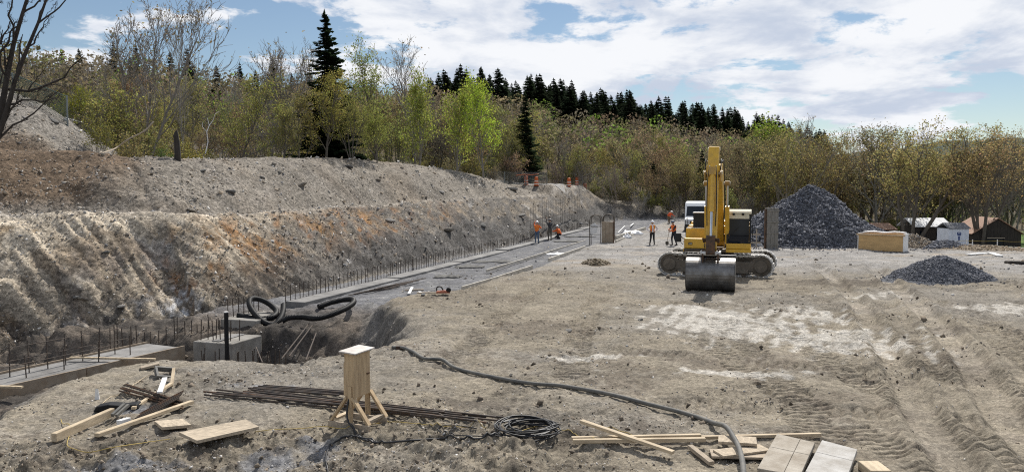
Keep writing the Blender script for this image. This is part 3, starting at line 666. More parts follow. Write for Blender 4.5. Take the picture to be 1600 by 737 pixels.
# boards along the rim
def plank(name, label, p0, p1, w, h, mat, cat='board', group=None, lift=0.0, up=(0, 0, 1)):
    p0, p1 = np.array(p0, float), np.array(p1, float); c = (p0 + p1) / 2; d = p1 - p0; L = np.linalg.norm(d)
    k_ = np.linspace(0.04, 0.96, 9); ln_ = p0 + k_[:, None] * d; need = float(np.max(terrain(ln_[:, 0], ln_[:, 1])[0] - ln_[:, 2])) + h * 0.35
    if -0.02 < need < 0.3: lift = max(lift, need)
    mb = MB(); mb.box((0, 0, 0), (w, L, h)); o = mb.build(name, mat, bevel=min(w, h) * 0.12)
    y_ = Vector(d).normalized(); x_ = y_.cross(Vector(up)).normalized(); z_ = x_.cross(y_)
    o.matrix_world = Matrix(((x_[0], y_[0], z_[0], c[0]), (x_[1], y_[1], z_[1], c[1]), (x_[2], y_[2], z_[2], c[2] + lift), (0, 0, 0, 1)))
    return tag(o, label, cat, group)
def rimline(pts, z, w, h, label, n, mat='lumber'):
    root = thing('edge_form', label, 'formwork')
    for i in range(len(pts) - 1):
        a, b = at(*pts[i], z), at(*pts[i + 1], z); MB().beam(a, b - (b - a) * 0.01, w, h).build('board', M[mat], root, bevel=0.006)
    return root
rimline([(722, 451), (770, 437), (832, 417)], 0.0, 0.07, 0.20, 'pale edge boards at the near lip of the grey trench floor', 2, 'pale_lumber')
rimline([(857, 406), (886, 396), (914, 386)], 0.0, 0.09, 0.20, 'pale edge boards by the foot of the brown form panel', 2, 'pale_lumber')
rimline([(760, 423), (820, 405), (868, 390), (915, 376)], -0.30, 0.07, 0.14, 'long thin pale boards along the middle of the trench', 3, 'pale_lumber')
rimline([(962, 371), (985, 364), (1008, 357)], 0.12, 0.16, 0.30, 'pale edge boards left of the man in the white shirt', 2, 'pale_lumber')
rimline([(962, 377), (990, 366)], 0.03, 0.10, 0.15, 'lower pale board in front of the far edge boards', 1, 'pale_lumber')
tag(MB().beam(at(905, 353, 0.2), at(955, 341, 0.2), 0.06, 0.06).build('steel_bar', M['rebar']), 'dark bar lying across the far end of the trench', 'bar')
# black corrugated drain pipe
def corrugated(pts, r, pitch):
    q = spline(pts, 40); seg = np.r_[0, np.cumsum(np.linalg.norm(np.diff(q, axis=0), axis=1))]
    s_ = np.arange(0, seg[-1], pitch / 3.0); p = np.stack([np.interp(s_, seg, q[:, i]) for i in range(3)], 1)
    mb = MB(); mb.tube(p, r * np.array([(1.0, 1.0, 0.84)[i % 3] for i in range(len(p))]), 14); return mb
def pd(px, py, d): v = ray(px, py); return CAM + v * (d / v[1])
o = corrugated([pd(372, 492, 28.2), pd(400, 498, 28.0), pd(425, 495, 28.2), pd(432, 486, 28.9), pd(420, 474, 29.3), pd(404, 467, 29.3), pd(392, 467, 29.0), pd(390, 476, 28.5),
                pd(398, 490, 28.0), pd(412, 503, 27.7), pd(427, 507, 27.7), pd(437, 499, 28.0), pd(442, 487, 28.6), pd(443, 476, 29.2)], 0.105, 0.05).build('drain_pipe', M['black_plastic'], smooth=True)
tag(o, 'looped black corrugated pipe on the concrete step', 'pipe')
def gp(px, py, off):
    p = hit(px, py); p[2] += off; return p
o = corrugated([pd(441, 501, 27.6), pd(452, 496, 27.7), pd(472, 495, 27.8), pd(492, 497, 27.6), pd(512, 493, 27.9), pd(535, 484, 28.4), pd(551, 474, 29.2), pd(551, 468, 29.9), pd(538, 468, 30.2), pd(518, 472, 30.0), pd(497, 479, 29.6)], 0.105, 0.05).build('drain_pipe', M['black_plastic'], smooth=True)
tag(o, 'curved black corrugated pipe trailing right on the dirt', 'pipe')
for i, (a, b) in enumerate((((483, 505, 27.5), (440, 560, 24.0)), ((488, 508, 27.3), (452, 556, 24.3)), ((494, 520, 26.5), (478, 562, 23.5)), ((400, 542, 24.5), (410, 566, 23.5)))):
    tag(MB().tube([pd(*a), pd(*b)], 0.022, 6).build('steel_bar', M['rebar']), ('upper steel bar sloping into the pit from the black pipe', 'second steel bar sloping into the pit beside the upper one', 'short steel bar leaning in the dark right end of the pit', 'short leaning bar right of the concrete steps')[i], 'bar')
for i in range(6):
    a, b = gp(545 + 8 * i, 463 - 1.2 * i, 0.05 + 0.02 * i), gp(615 + 10 * i, 452 - 2.5 * i, 0.05 + .02 * i)
    tag(MB().tube([a, (a + b) / 2 + (0, 0, 0.02), b], 0.025, 6).build('steel_bar', M['rebar']), 'dark steel bar lying at the near end of the grey trench floor', 'bar', 'bars at the near end of the trench floor')
M['pale_roof'] = material('weathered_white_ply', (0.62, 0.58, 0.54), 0.8, color2=(0.45, 0.41, 0.37), vscale=5)
# ------------------------------------------------------------------ electrical stand in the foreground
pc = (hit(540, 669) + hit(577, 658)) / 2; aA = math.atan2(0.92, 0.39)
es = thing('electrical_stand', 'plywood electrical box on a wooden trestle in the foreground', 'electrical box', (pc[0], pc[1], pc[2]), aA - R(90))
# local: y = long axis of the box (away from the camera), x = along the runners
for yv, nm in ((-0.26, 0), (0.26, 1)):
    MB().bb(-0.40, 0.40, yv - 0.02, yv + 0.02, 0.0, 0.10).build('runner', M['lumber_old'], es, bevel=0.004)
    MB().bb(-0.045, 0.045, yv + 0.021, yv + 0.059, 0.005, 0.70).build('post', M['plywood'], es, bevel=0.004)
    for sg in (-1, 1): MB().beam((sg * 0.37, yv + 0.04, 0.09), (sg * 0.05, yv + 0.04, 0.52), 0.038, 0.085, (0, 1, 0)).build('brace', M['plywood'], es, bevel=0.004)
MB().beam((-0.3, -0.24, 0.13), (-0.3, 0.26, 0.13), 0.09, 0.04).build('stretcher', M['lumber'], es, bevel=0.004)
MB().beam((0.3, -0.24, 0.13), (0.3, 0.26, 0.13), 0.09, 0.04).build('stretcher', M['lumber_old'], es, bevel=0.004)
bx = MB().bb(-0.10, 0.075, -0.22, 0.22, 0.52, 1.24).build('cabinet', M['plywood'], es, bevel=0.004)
dr_ = MB().bb(0.078, 0.096, -0.235, 0.235, 0.50, 1.215).build('door', M['plywood'], es, bevel=0.003)
MB().bb(-0.125, -0.103, -0.21, 0.21, 0.53, 1.07).build('back_board', M['plywood'], es, bevel=0.003)
MB().bb(0.097, 0.112, 0.13, 0.20, 0.83, 0.86).build('latch', M['rusty'], dr_)
MB().box((0, 0, 1.262), (0.32, 0.58, 0.022), np.array(Matrix.Rotation(R(4), 3, 'Y'))).build('roof', M['pale_roof'], es, bevel=0.003)
# cables and cords
def cable(name, label, pts, r, mat, cat, n=8, k=10):
    q = spline(pts, k); zz = terrain(q[:, 0], q[:, 1])[0]; low = q[:, 2] < zz + 0.25
    q[:, 2] = np.where(low, np.maximum(q[:, 2], zz + r * 1.4), q[:, 2])
    return tag(MB().tube(q, r, n).build(name, mat, smooth=True), label, cat)
g = lambda px, py, o=0.02: gp(px, py, o)
top = np.array(es.matrix_basis @ Vector((-0.02, -0.2, 0.56))); mid = np.array(es.matrix_basis @ Vector((0.02, -0.33, 0.22)))
cable('power_cable', 'black power cable hanging from the electrical box to the cable coil', [top, mid, g(556, 681), g(575, 691), g(600, 693), g(640, 690), g(690, 688), g(740, 687), g(780, 684)], 0.016, M['rubber'], 'cable')
cable('power_cable', 'black cable end curving down to the bottom edge below the box', [g(590, 692), g(560, 685), g(530, 689), g(514, 702), g(509, 720), g(512, 737), g(515, 760)], 0.014, M['rubber'], 'cable')
cable('power_cable', 'thin black cable loop left of the coil', [g(785, 684), g(740, 683), g(700, 680), g(685, 674), g(692, 667), g(715, 666), g(745, 672)], 0.009, M['rubber'], 'cable')
cc_ = hit(824, 677); pts = []
for i in range(11 * 22 + 1):
    a = i / 22 * 6.283; k = i // 22; rr = 0.40 + 0.065 * math.sin(k * 2.1 + 0.5) + 0.02 * math.sin(a * 3 + k)
    pts.append((cc_[0] + rr * math.cos(a) * 1.08 + 0.05 * math.sin(k * 1.7), cc_[1] + rr * math.sin(a) + 0.06 * math.cos(k * 2.3), cc_[2] + 0.045 + 0.012 * k + 0.02 * math.sin(a * 2 + k)))
tag(MB().tube(pts, 0.0135, 6).build('cable_coil', M['rubber'], smooth=True), 'coil of black cable lying on the dirt', 'cable coil')
hp = [(612, 546), (628, 546), (645, 553), (662, 563), (676, 564), (692, 567), (708, 577), (730, 584), (780, 595), (830, 603), (870, 606), (910, 612), (960, 622), (1010, 635), (1055, 646), (1092, 657), (1115, 669), (1133, 685), (1146, 703), (1155, 722), (1160, 745), (1162, 775)]
hp2 = [g(x, y, 0.055 + (0.14 if y > 680 else 0.03 if y > 665 else 0)) for x, y in hp]
tag(MB().tube(spline(hp2, 8), 0.04, 12).build('hose', M['hose'], smooth=True), 'thick dusty grey hose winding across the foreground', 'hose')
cable('yellow_cord', 'yellow cord running from the plywood board past the box trestle', [g(398, 676), g(430, 673), g(470, 671), g(505, 668), g(540, 672), g(590, 663), g(620, 661), g(660, 665), g(700, 668), g(760, 671)], 0.006, M['yellow_cord'], 'cord')
cable('yellow_cord', 'yellow cord curling out of the cable coil to the right', [g(800, 680), g(840, 668), g(872, 672), g(905, 683), g(940, 690), g(975, 691), g(990, 683), g(970, 675), g(930, 671)], 0.006, M['yellow_cord'], 'cord')
cable('yellow_cord', 'yellow cord loop hanging over the lumber at the lower left', [g(95, 656), g(98, 663), g(108, 672, .1), g(110, 680, .05), g(105, 697), g(118, 707), g(140, 708), g(180, 700), g(230, 693), g(265, 688)], 0.006, M['yellow_cord'], 'cord')
cable('tan_rope', 'thin tan rope running up from the rusty stakes', [g(158, 633), g(172, 622), g(185, 618), g(208, 603), g(222, 593), g(236, 585)], 0.007, M['lumber'], 'rope')
# ------------------------------------------------------------------ steel and lumber lying about
rd = random.Random(5)
for i in range(15):
    a = g(318 + rd.uniform(0, 100), 621 - rd.uniform(0, 10), 0.03 + 0.015 * (i % 4)); kx = rd.uniform(0, 150); b = g(640 + kx, 646 + kx * 0.095 + rd.uniform(-3, 6), 0.03 + 0.015 * (i % 4))
    m_ = (a + b) / 2; m_[2] = max(m_[2], zat(m_[0], m_[1]) + 0.035)
    tag(MB().tube(spline([a, m_, b], 6), 0.017, 6).build('reinforcing_bar', M['rusty'] if i % 6 == 0 else M['rebar']), 'long dark reinforcing bar in the bundle behind the electrical box', 'bar', 'bundle of long bars behind the box')
for i in range(4):
    a = g(388 + 8 * i, 609, 0.03 + 0.02 * i); b = g(530 + 8 * i, 621, 0.05 + 0.02 * i)
    tag(MB().tube([a, b], 0.02, 6).build('reinforcing_bar', M['rebar']), 'shorter bar on top of the long bundle', 'bar', 'shorter bars on the bundle')
def stake(a, b, label, group):
    a, b = np.array(a), np.array(b); mb = MB(); mb.beam(a, b, 0.034, 0.007); d = nrm(b - a); s_ = nrm(cross3(d, (0, 0, 1))); mb.beam(a + s_ * 0.016 + (0, 0, .012), b + s_ * 0.016 + (0, 0, .012), 0.007, 0.022)
    tag(mb.build('steel_stake', random.choice((M['rusty'], M['rebar'], M['rebar']))), label, 'stake', group)
a0, b0 = hit(190, 612), hit(280, 638); a1, b1_ = hit(208, 663), hit(282, 632)
for i in range(7): stake(a0 + (0.02 * i, -0.085 * i + 0.2, 0.10 + 0.012 * (i % 3)), b0 + (0.03 * i, -0.075 * i + 0.2, 0.06 + 0.012 * (i % 3)), 'rusty steel stake in the upper crossed stack', 'upper stack of rusty stakes')
for i in range(6): stake(a1 + (-0.02 * i, 0.11 * i - 0.1, 0.03 + 0.01 * (i % 3)), b1_ + (-0.02 * i, 0.09 * i - 0.1, 0.14 + 0.01 * (i % 3)), 'rusty steel stake in the lower crossed stack', 'lower stack of rusty stakes')
plank('lumber', 'pale thick timber at the far lower left, ending in a sawn face', g(84, 692, .08), g(176, 652, .10), 0.09, 0.14, M['lumber'])
plank('lumber', 'long pale timber below the crossed rusty stakes', g(151, 686, .05), g(300, 633, .06), 0.09, 0.06, M['lumber'])
plank('lumber', 'thin pale stick under the rusty stakes', g(208, 642, .05), g(268, 606, .08), 0.07, 0.05, M['lumber'])
plank('lumber', 'short pale stick standing off the end of the thin stick', g(268, 607, .05), g(272, 594, .25), 0.06, 0.05, M['lumber'])
plank('lumber', 'white painted stick lying across the rusty stakes', g(250, 632, .22), g(258, 609, .24), 0.09, 0.03, M['white'])
plank('board', 'small grey brown board between the stakes and the plywood', g(247, 668, .04), g(292, 664, .04), 0.45, 0.05, M['ply_dusty'])
plank('board', 'short weathered board near the rim at the left', g(220, 578, .04), g(249, 572, .06), 0.22, 0.05, M['lumber_old'])
pq = [hit(280, 690), hit(384, 669), hit(405, 681), hit(308, 704)]
c_ = sum(pq) / 4
mb = MB(); mb.add([q + (0, 0, 0.155) for q in pq] + [q + (0, 0, 0.105) for q in pq], [(0, 1, 2, 3), (7, 6, 5, 4), (0, 4, 5, 1), (1, 5, 6, 2), (2, 6, 7, 3), (3, 7, 4, 0)])
tag(mb.build('plywood_board', M['ply_dusty'], bevel=0.004), 'dusty plywood board lying alone in the left foreground', 'board')
q_ = hit(257, 588); fr = thing('square_frame', 'small grey square frame tilted on the dirt near the rim', 'frame', (q_[0], q_[1], q_[2] + 0.02), R(30))  # plain loose square frame, belongs to no drain
for (x0, x1, y0, y1) in ((-.2, .2, -.2, -.15), (-.2, .2, .15, .2), (-.2, -.15, -.149, .149), (.15, .2, -.149, .149)):
    MB().bb(x0, x1, y0, y1, 0.0, 0.11).build('rail', M['hose'], fr, bevel=0.006)
fr.rotation_euler = (R(22), R(12), R(35))
q_ = hit(182, 640); bagp = [(-.36, 0), (-.3, .1), (-.1, .13), (.15, .10), (.38, .12), (.42, .02)]
mb = MB(); mb.prism(bagp, -.12, .12); tag(mb.build('black_tray', M['black_plastic'], bevel=0.02, loc=tuple(q_), rot=(0, 0, R(8))), 'crumpled black plastic tray left of the rusty stakes', 'tray')
q_ = hit(184, 655); mb = MB(); mb.beam((0, -.18, .12), (0.02, .2, .2), 0.05, 0.05); mb.beam((0.07, -.18, .11), (0.09, .2, .19), 0.04, 0.05)
tag(mb.build('steel_channel', M['hose'], loc=tuple(q_)), 'pair of short grey steel channels on the grey chippings', 'channel')
q_ = hit(151, 624); tag(MB().add([(-.04, 0, 0), (.05, 0, 0), (0.02, .03, .2), (-.03, .03, .2), (-.04, .03, 0), (.05, .03, 0)], [(0, 1, 2, 3), (4, 3, 2, 5), (0, 3, 4), (1, 5, 2), (0, 4, 5, 1)]).build('marker_card', M['white'], loc=tuple(q_)), 'white marker card stuck upright in the dirt at left', 'marker')
plank('block', 'small pale wood block beside the long timber', g(190, 664, .06), g(197, 664, .06), 0.2, 0.10, M['white'])
# lumber at the bottom middle and right
plank('lumber', 'rear of two parallel pale timbers at the bottom middle', g(893, 694, .05), g(1095, 690, .05), 0.075, 0.05, M['lumber'])
plank('lumber', 'front of two parallel pale timbers at the bottom middle', g(895, 701, .05), g(1102, 698, .05), 0.075, 0.06, M['lumber'])
plank('lumber', 'pale timber lying diagonally over the two parallel ones', g(908, 672, .15), g(1052, 719, .12), 0.09, 0.05, M['lumber'])
plank('lumber', 'long thin pale timber running right under the hose', g(1092, 688, .04), g(1282, 684, .05), 0.07, 0.05, M['lumber'])
plank('lumber', 'short grey timber offcut left of the board stack', g(1078, 702, .05), g(1112, 729, .05), 0.09, 0.06, M['lumber_old'])
plank('board', 'lowest grey board of the small stack under the hose', g(1110, 713, .05), g(1205, 716, .05), 0.34, 0.035, M['lumber_old'])
plank('board', 'middle grey board of the small stack, turned aslant', g(1122, 718, .09), g(1195, 708, .09), 0.30, 0.03, M['ply_dusty'])
plank('board', 'top pale board of the small stack under the hose', g(1122, 700, .14), g(1182, 704, .14), 0.34, 0.045, M['ply_dusty'])
def slab(label, quad, mat, n, th=0.07, lift=(0.08, 0.14)):
    P = [hit(*q) for q in quad]; P = [p + (0, 0, lift[1] if i < 2 else lift[0]) for i, p in enumerate(P)]
    root = thing('concrete_slab', label, 'slab', tuple(sum(P) / 4)); O = sum(P) / 4
    for i in range(n):
        for j in range(2):
            def L(u, v): return (P[0] * (1 - u) + P[1] * u) * (1 - v) + (P[3] * (1 - u) + P[2] * u) * v - O
            u0, u1 = (0, 0.62) if (i == 0 and n == 2) else ((0.628, 1) if n == 2 else (0, 1)); v0, v1 = (0, 0.4) if j == 0 else (0.405, 1)
            q = [L(u0, v0), L(u1, v0), L(u1, v1), L(u0, v1)]; mb = MB()
            mb.add(q + [w - (0, 0, th) for w in q], [(0, 1, 2, 3), (7, 6, 5, 4), (0, 4, 5, 1), (1, 5, 6, 2), (2, 6, 7, 3), (3, 7, 4, 0)]); mb.build('panel', M[mat], root, bevel=0.008)
M['slab_warm'] = material('warm_grey_concrete', (0.44, 0.40, 0.34), 0.9, color2=(0.26, 0.22, 0.17), vscale=2.2, bump=0.5, bscale=30)
M['slab_cool'] = material('pale_grey_concrete', (0.50, 0.485, 0.46), 0.9, color2=(0.31, 0.285, 0.25), vscale=2.6, bump=0.5, bscale=30)
slab('warm grey jointed concrete slab at the bottom edge right of the hose', [(1214, 691), (1273, 705), (1250, 752), (1183, 740)], 'slab_warm', 2)
slab('pale grey concrete slab right of the jointed one at the bottom edge', [(1284, 701), (1339, 716), (1322, 758), (1258, 745)], 'slab_cool', 1)
q_ = hit(1366, 740); tag(MB().box((0, 0, 0.06), (0.28, 0.4, 0.12)).build('white_block', M['lumber'], bevel=0.01, loc=tuple(q_)), 'pale block cut off by the bottom edge right of the slabs', 'block')
# tools left at the lip of the trench
q_ = hit(692, 459); t_ = thing('cut_off_saw', 'orange and black power tool lying at the trench lip', 'power tool', tuple(q_), R(5)); t_.scale = (0.75, 0.75, 0.75)
mb = MB(); mb.prism([(-.35, .03), (-.3, .14), (.1, .17), (.33, .13), (.35, .03)], -.1, .1); mb.build('housing', material('orange_red_paint', (0.45, 0.15, 0.085), 0.6), t_, bevel=0.02)
MB().tube(spline([(-.3, 0, .14), (-.28, 0, .32), (-.1, 0, .34), (0.02, 0, .17)], 8), 0.03, 8).build('handle', M['black_plastic'], t_)
MB().cyl((.28, -.1, .18), (.28, .1, .18), 0.12, 14).build('motor', M['black_plastic'], t_)
MB().box((-.8, 0, .06), (.95, .12, .05)).build('bar', M['lumber_old'], t_)
plank('stick', 'white stick crossing the timber beside the power tool', g(639, 461, .06), g(644, 451, .06), 0.12, 0.05, M['white'])
plank('stick', 'white stick lying just left of the power tool', g(655, 459, .06), g(662, 463, .06), 0.12, 0.05, M['white'])
plank('timber', 'thin timber lying behind the power tool', g(633, 455, .05), g(662, 454, .05), 0.1, 0.05, M['lumber_old'])
q_ = hit(622, 548); plank('brick_scrap', 'reddish brown offcut beside the start of the grey hose', g(618, 545, .04), g(634, 545, .04), 0.12, 0.08, M['rusty'])
# ------------------------------------------------------------------ excavator
M['yellow'] = material('yellow_machine_paint', (0.74, 0.43, 0.035), 0.42, var=0.22, vscale=2.5, spec=0.5, color2=(0.52, 0.31, 0.05), bump=0.06)
M['yellow_dirty'] = material('dirty_yellow_paint', (0.50, 0.29, 0.05), 0.6, color2=(0.28, 0.19, 0.09), vscale=3)
M['steel_dark'] = material('dark_greasy_steel', (0.055, 0.05, 0.045), 0.55, 0.5, vscale=4, color2=(0.12, 0.095, 0.07))
M['track_steel'] = material('dust_white_track_steel', (0.66, 0.645, 0.62), 0.5, 0.1, vscale=5, color2=(0.40, 0.385, 0.36))
M['bucket_steel'] = material('worn_bucket_steel', (0.24, 0.235, 0.23), 0.42, 0.7, vscale=2.5, color2=(0.11, 0.10, 0.09), bump=0.1, bscale=20)
M['muddy'] = material('muddy_undercarriage', (0.10, 0.085, 0.068), 0.9, vscale=4, color2=(0.17, 0.145, 0.115))
M['cab_glass'] = material('dark_cab_glass', (0.010, 0.015, 0.024), 0.05, var=0.1, spec=0.28)
M['black_trim'] = material('black_rubber_trim', (0.015, 0.015, 0.015), 0.6)
M['cream'] = material('cream_roof_paint', (0.72, 0.66, 0.50), 0.5, var=0.12)
M['chrome'] = material('cylinder_rod', (0.65, 0.65, 0.66), 0.2, 0.95, var=0.1)
M['lamp_glass'] = material('lamp_glass', (0.5, 0.5, 0.5), 0.15, spec=0.8)
SW = np.array((9.72, 37.0)); zg = zat(*SW)
ex = thing('excavator', 'large yellow crawler excavator with its arm reaching towards the viewer', 'excavator', (SW[0], SW[1], zg))
RU = (0, 0, math.atan2(-0.956, -0.294)); RT = (0, 0, R(-21))
def U(mb, name, mat, bevel=0.0, smooth=False, parent=None):       # upper structure frame: x forward, y to the operator's left
    if parent is not None: return mb.build(name, M[mat], parent, smooth=smooth, bevel=bevel)
    return mb.build(name, M[mat], ex, smooth=smooth, bevel=bevel, rot=RU)
# crawler tracks
TL, TH, TW = 5.2, 1.17, 0.64
def track(sgn):
    r = TH / 2 - 0.07; hl = TL / 2 - TH / 2; per = 4 * hl + 2 * math.pi * r; n = 50; mb = MB(); yv = sgn * 1.32
    for i in range(n):
        s = i / n * per
        if s < 2 * hl: p, a = (-hl + s, r), 0
        elif s < 2 * hl + math.pi * r: q = (s - 2 * hl) / r; p, a = (hl + r * math.sin(q), r * math.cos(q)), -q
        elif s < 4 * hl + math.pi * r: p, a = (hl - (s - 2 * hl - math.pi * r), -r), math.pi
        else: q = (s - 4 * hl - math.pi * r) / r; p, a = (-hl - r * math.sin(q), -r * math.cos(q)), math.pi - q
        Rm = np.array(Matrix.Rotation(-a, 3, 'Y')); c = np.array((p[0], yv, p[1] + TH / 2 + 0.0))
        if a == 0: c[2] -= 0.05 * math.sin(math.pi * (s / (2 * hl)))
        mb.box(c, (per / n * 0.93, TW, 0.035), Rm)
        for gx in (-0.055, 0.0, 0.055): mb.box(c + Rm @ np.array((gx, 0, 0.035)), (0.016, TW * 0.98, 0.045), Rm)
        mb.box(c - Rm @ np.array((0, 0, 0.06)), (per / n * 0.8, 0.2, 0.09), Rm)
    tr = mb.build('track', M['track_steel'], ex, rot=RT)
    MB().bb(-1.9, 1.9, yv - 0.2, yv + 0.2, 0.32, 0.78).build('track_frame', M['muddy'], ex, bevel=0.05, rot=RT)
    MB().bb(-1.5, 1.5, yv - 0.26, yv + 0.26, 0.26, 0.42).build('roller_guard', M['muddy'], ex, bevel=0.02, rot=RT)
    for xx, rr, nm in ((-hl, 0.40, 'idler'), (hl, 0.40, 'sprocket')):
        MB().cyl((xx, yv - 0.16, TH / 2), (xx, yv + 0.16, TH / 2), rr + 0.04, 24).build(nm, M['muddy'], ex, bevel=0.02, rot=RT)
        MB().cyl((xx, yv - 0.27, TH / 2), (xx, yv + 0.27, TH / 2), rr * 0.72, 24).build(nm + '_hub', M['muddy'], ex, bevel=0.03, rot=RT)
    for xx in (-1.3, -0.8, -0.3, 0.3, 0.8, 1.3): MB().cyl((xx, yv - 0.2, 0.20), (xx, yv + 0.2, 0.20), 0.115, 14).build('roller', M['steel_dark'], ex, rot=RT)
    for xx in (-0.7, 0.8): MB().cyl((xx, yv - 0.15, 0.86), (xx, yv + 0.15, 0.86), 0.07, 12).build('carrier_roller', M['steel_dark'], ex, rot=RT)
track(-1); track(1)
MB().prism([(-1.6, 0.55), (-0.9, 0.95), (0.9, 0.95), (1.6, 0.55), (1.3, 0.5), (-1.3, 0.5)], -0.8, 0.8, 'xz').build('car_body', M['muddy'], ex, rot=(0, 0, RT[2] + R(90)))
MB().cyl((0, 0, 0.93), (0, 0, 1.2), 0.72, 32).build('slew_ring', M['steel_dark'], ex)
# upper structure
U(MB().bb(-2.6, 1.75, -1.45, 1.45, 1.2, 1.34), 'deck', 'steel_dark', 0.02)
cwp = [(-3.05, 1.32), (-3.3, 1.6), (-3.3, 2.2), (-3.05, 2.42), (-2.2, 2.42), (-2.2, 1.32)]
U(MB().prism(cwp, -1.45, 1.45), 'counterweight', 'yellow', 0.06)
U(MB().bb(-2.19, -0.55, -1.45, 1.45, 1.342, 2.30), 'engine_housing', 'yellow', 0.05)
U(MB().bb(-2.0, -0.9, -1.2, 0.9, 2.302, 2.52), 'engine_hood', 'yellow', 0.05)
U(MB().bb(-0.545, 0.75, -1.45, -0.48, 1.342, 2.22), 'fuel_tank', 'yellow', 0.035)
tb_ = U(MB().bb(0.755, 1.62, -1.45, -0.52, 1.342, 1.80), 'tool_box', 'yellow', 0.035)
U(MB().bb(1.0, 1.72, -1.48, -0.50, 1.205, 1.338), 'front_sill', 'yellow', 0.02)
U(MB().bb(1.622, 1.63, -1.26, -1.08, 1.5, 1.62), 'badge', 'black_trim', 0.0, parent=tb_)
for q in range(3): MB().bb(1.631, 1.634, -1.235 + q * 0.05, -1.205 + q * 0.05, 1.535, 1.585).build('badge_mark', M['cream'], tb_)
U(MB().bb(-0.5, 0.2, -1.16, -0.5, 2.222, 2.9), 'air_cleaner_box', 'black_trim', 0.03)
U(MB().bb(-0.52, 0.22, -1.18, -0.48, 2.902, 2.95), 'air_cleaner_lid', 'white', 0.01)
U(MB().bb(0.3, 0.7, -1.42, -0.55, 2.222, 2.245), 'step_plate', 'track_steel')
hr = MB(); hr.tube(spline([(0.72, -1.44, 1.8), (0.72, -1.46, 2.5), (0.5, -1.46, 2.62), (-0.4, -1.46, 2.62), (-0.5, -1.46, 2.22)], 8), 0.018, 6); U(hr, 'handrail', 'black_trim')
mr = MB(); mr.tube([(1.5, -1.45, 1.75), (1.55, -1.62, 1.9)], 0.018, 6); U(mr, 'mirror_arm', 'black_trim')
U(MB().bb(1.5, 1.6, -1.84, -1.58, 1.62, 2.02), 'mirror', 'black_trim', 0.02)
U(MB().cyl((-1.5, 0.55, 2.5), (-1.5, 0.55, 3.05), 0.07, 12), 'exhaust_pipe', 'steel_dark')
# cab
CX0, CX1, CY0, CY1, CZ0, CZ1 = 0.15, 1.85, 0.42, 1.47, 1.36, 3.12
cab = U(MB().bb(CX0, CX1, CY0, CY1, CZ0, 1.62), 'cab', 'yellow', 0.04)
U(MB().bb(CX0, CX1 - 0.02, CY0 - 0.02, CY1 + 0.02, 1.205, 1.352), 'cab_sill', 'yellow', 0.03)
for (x_, y_, w_) in ((CX1 - 0.05, CY0 + 0.04, 0.08), (CX1 - 0.05, CY1 - 0.04, 0.08), (CX0 + 0.05, CY0 + 0.04, 0.1), (CX0 + 0.05, CY1 - 0.04, 0.1), (1.0, CY1 - 0.03, 0.07)):
    MB().bb(x_ - w_ / 2, x_ + w_ / 2, y_ - 0.035, y_ + 0.035, 1.6, CZ1 - 0.18).build('pillar', M['black_trim'], cab, bevel=0.01)
MB().prism([(CX0 - .02, CZ1 - 0.2), (CX0 + .02, CZ1 - 0.02), (CX1 - 0.12, CZ1), (CX1 + 0.02, CZ1 - 0.1), (CX1 + 0.02, CZ1 - 0.2)], CY0 - 0.01, CY1 + 0.01).build('cab_roof', M['cream'], cab, bevel=0.03)
MB().bb(CX1 - 0.03, CX1 + 0.005, CY0 + 0.085, CY1 - 0.085, 2.72, 2.91).build('visor', M['cream'], cab)
for y_ in (0.72, 1.12): MB().cyl((CX1 + 0.02, y_, 2.93), (CX1 + 0.1, y_, 2.92), 0.055, 12).build('work_lamp', M['black_trim'], cab)
MB().bb(CX1 - 0.035, CX1 - 0.02, CY0 + 0.085, CY1 - 0.085, 1.98, 2.715).build('windscreen', M['cab_glass'], cab)
MB().bb(CX1 - 0.035, CX1 - 0.02, CY0 + 0.085, CY1 - 0.085, 1.625, 1.96).build('lower_window', M['cab_glass'], cab)
MB().bb(CX0 + 0.11, CX1 - 0.1, CY1 - 0.035, CY1 - 0.02, 1.63, 2.9).build('side_window', M['cab_glass'], cab)
MB().bb(CX0 + 0.11, CX1 - 0.1, CY0 + 0.02, CY0 + 0.035, 1.63, 2.9).build('side_window', M['cab_glass'], cab)
MB().bb(CX0 + 0.02, CX0 + 0.035, CY0 + 0.09, CY1 - 0.09, 1.63, 2.9).build('rear_window', M['cab_glass'], cab)
MB().bb(0.5, 0.95, 0.7, 1.2, 1.62, 1.95).build('seat', M['black_trim'], cab, bevel=0.05)
MB().bb(0.42, 0.56, 0.72, 1.18, 1.93, 2.55).build('seat_back', M['black_trim'], cab, bevel=0.05)
MB().tube([(CX1 - 0.01, 0.6, 2.0), (CX1 + 0.0, 0.95, 2.35)], 0.012, 6).build('wiper', M['black_trim'], cab)
MB().tube([(CX1 + 0.03, CY1 + 0.05, 1.7), (CX1 + 0.06, CY1 + 0.07, 2.5)], 0.018, 6).build('grab_rail', M['black_trim'], cab)
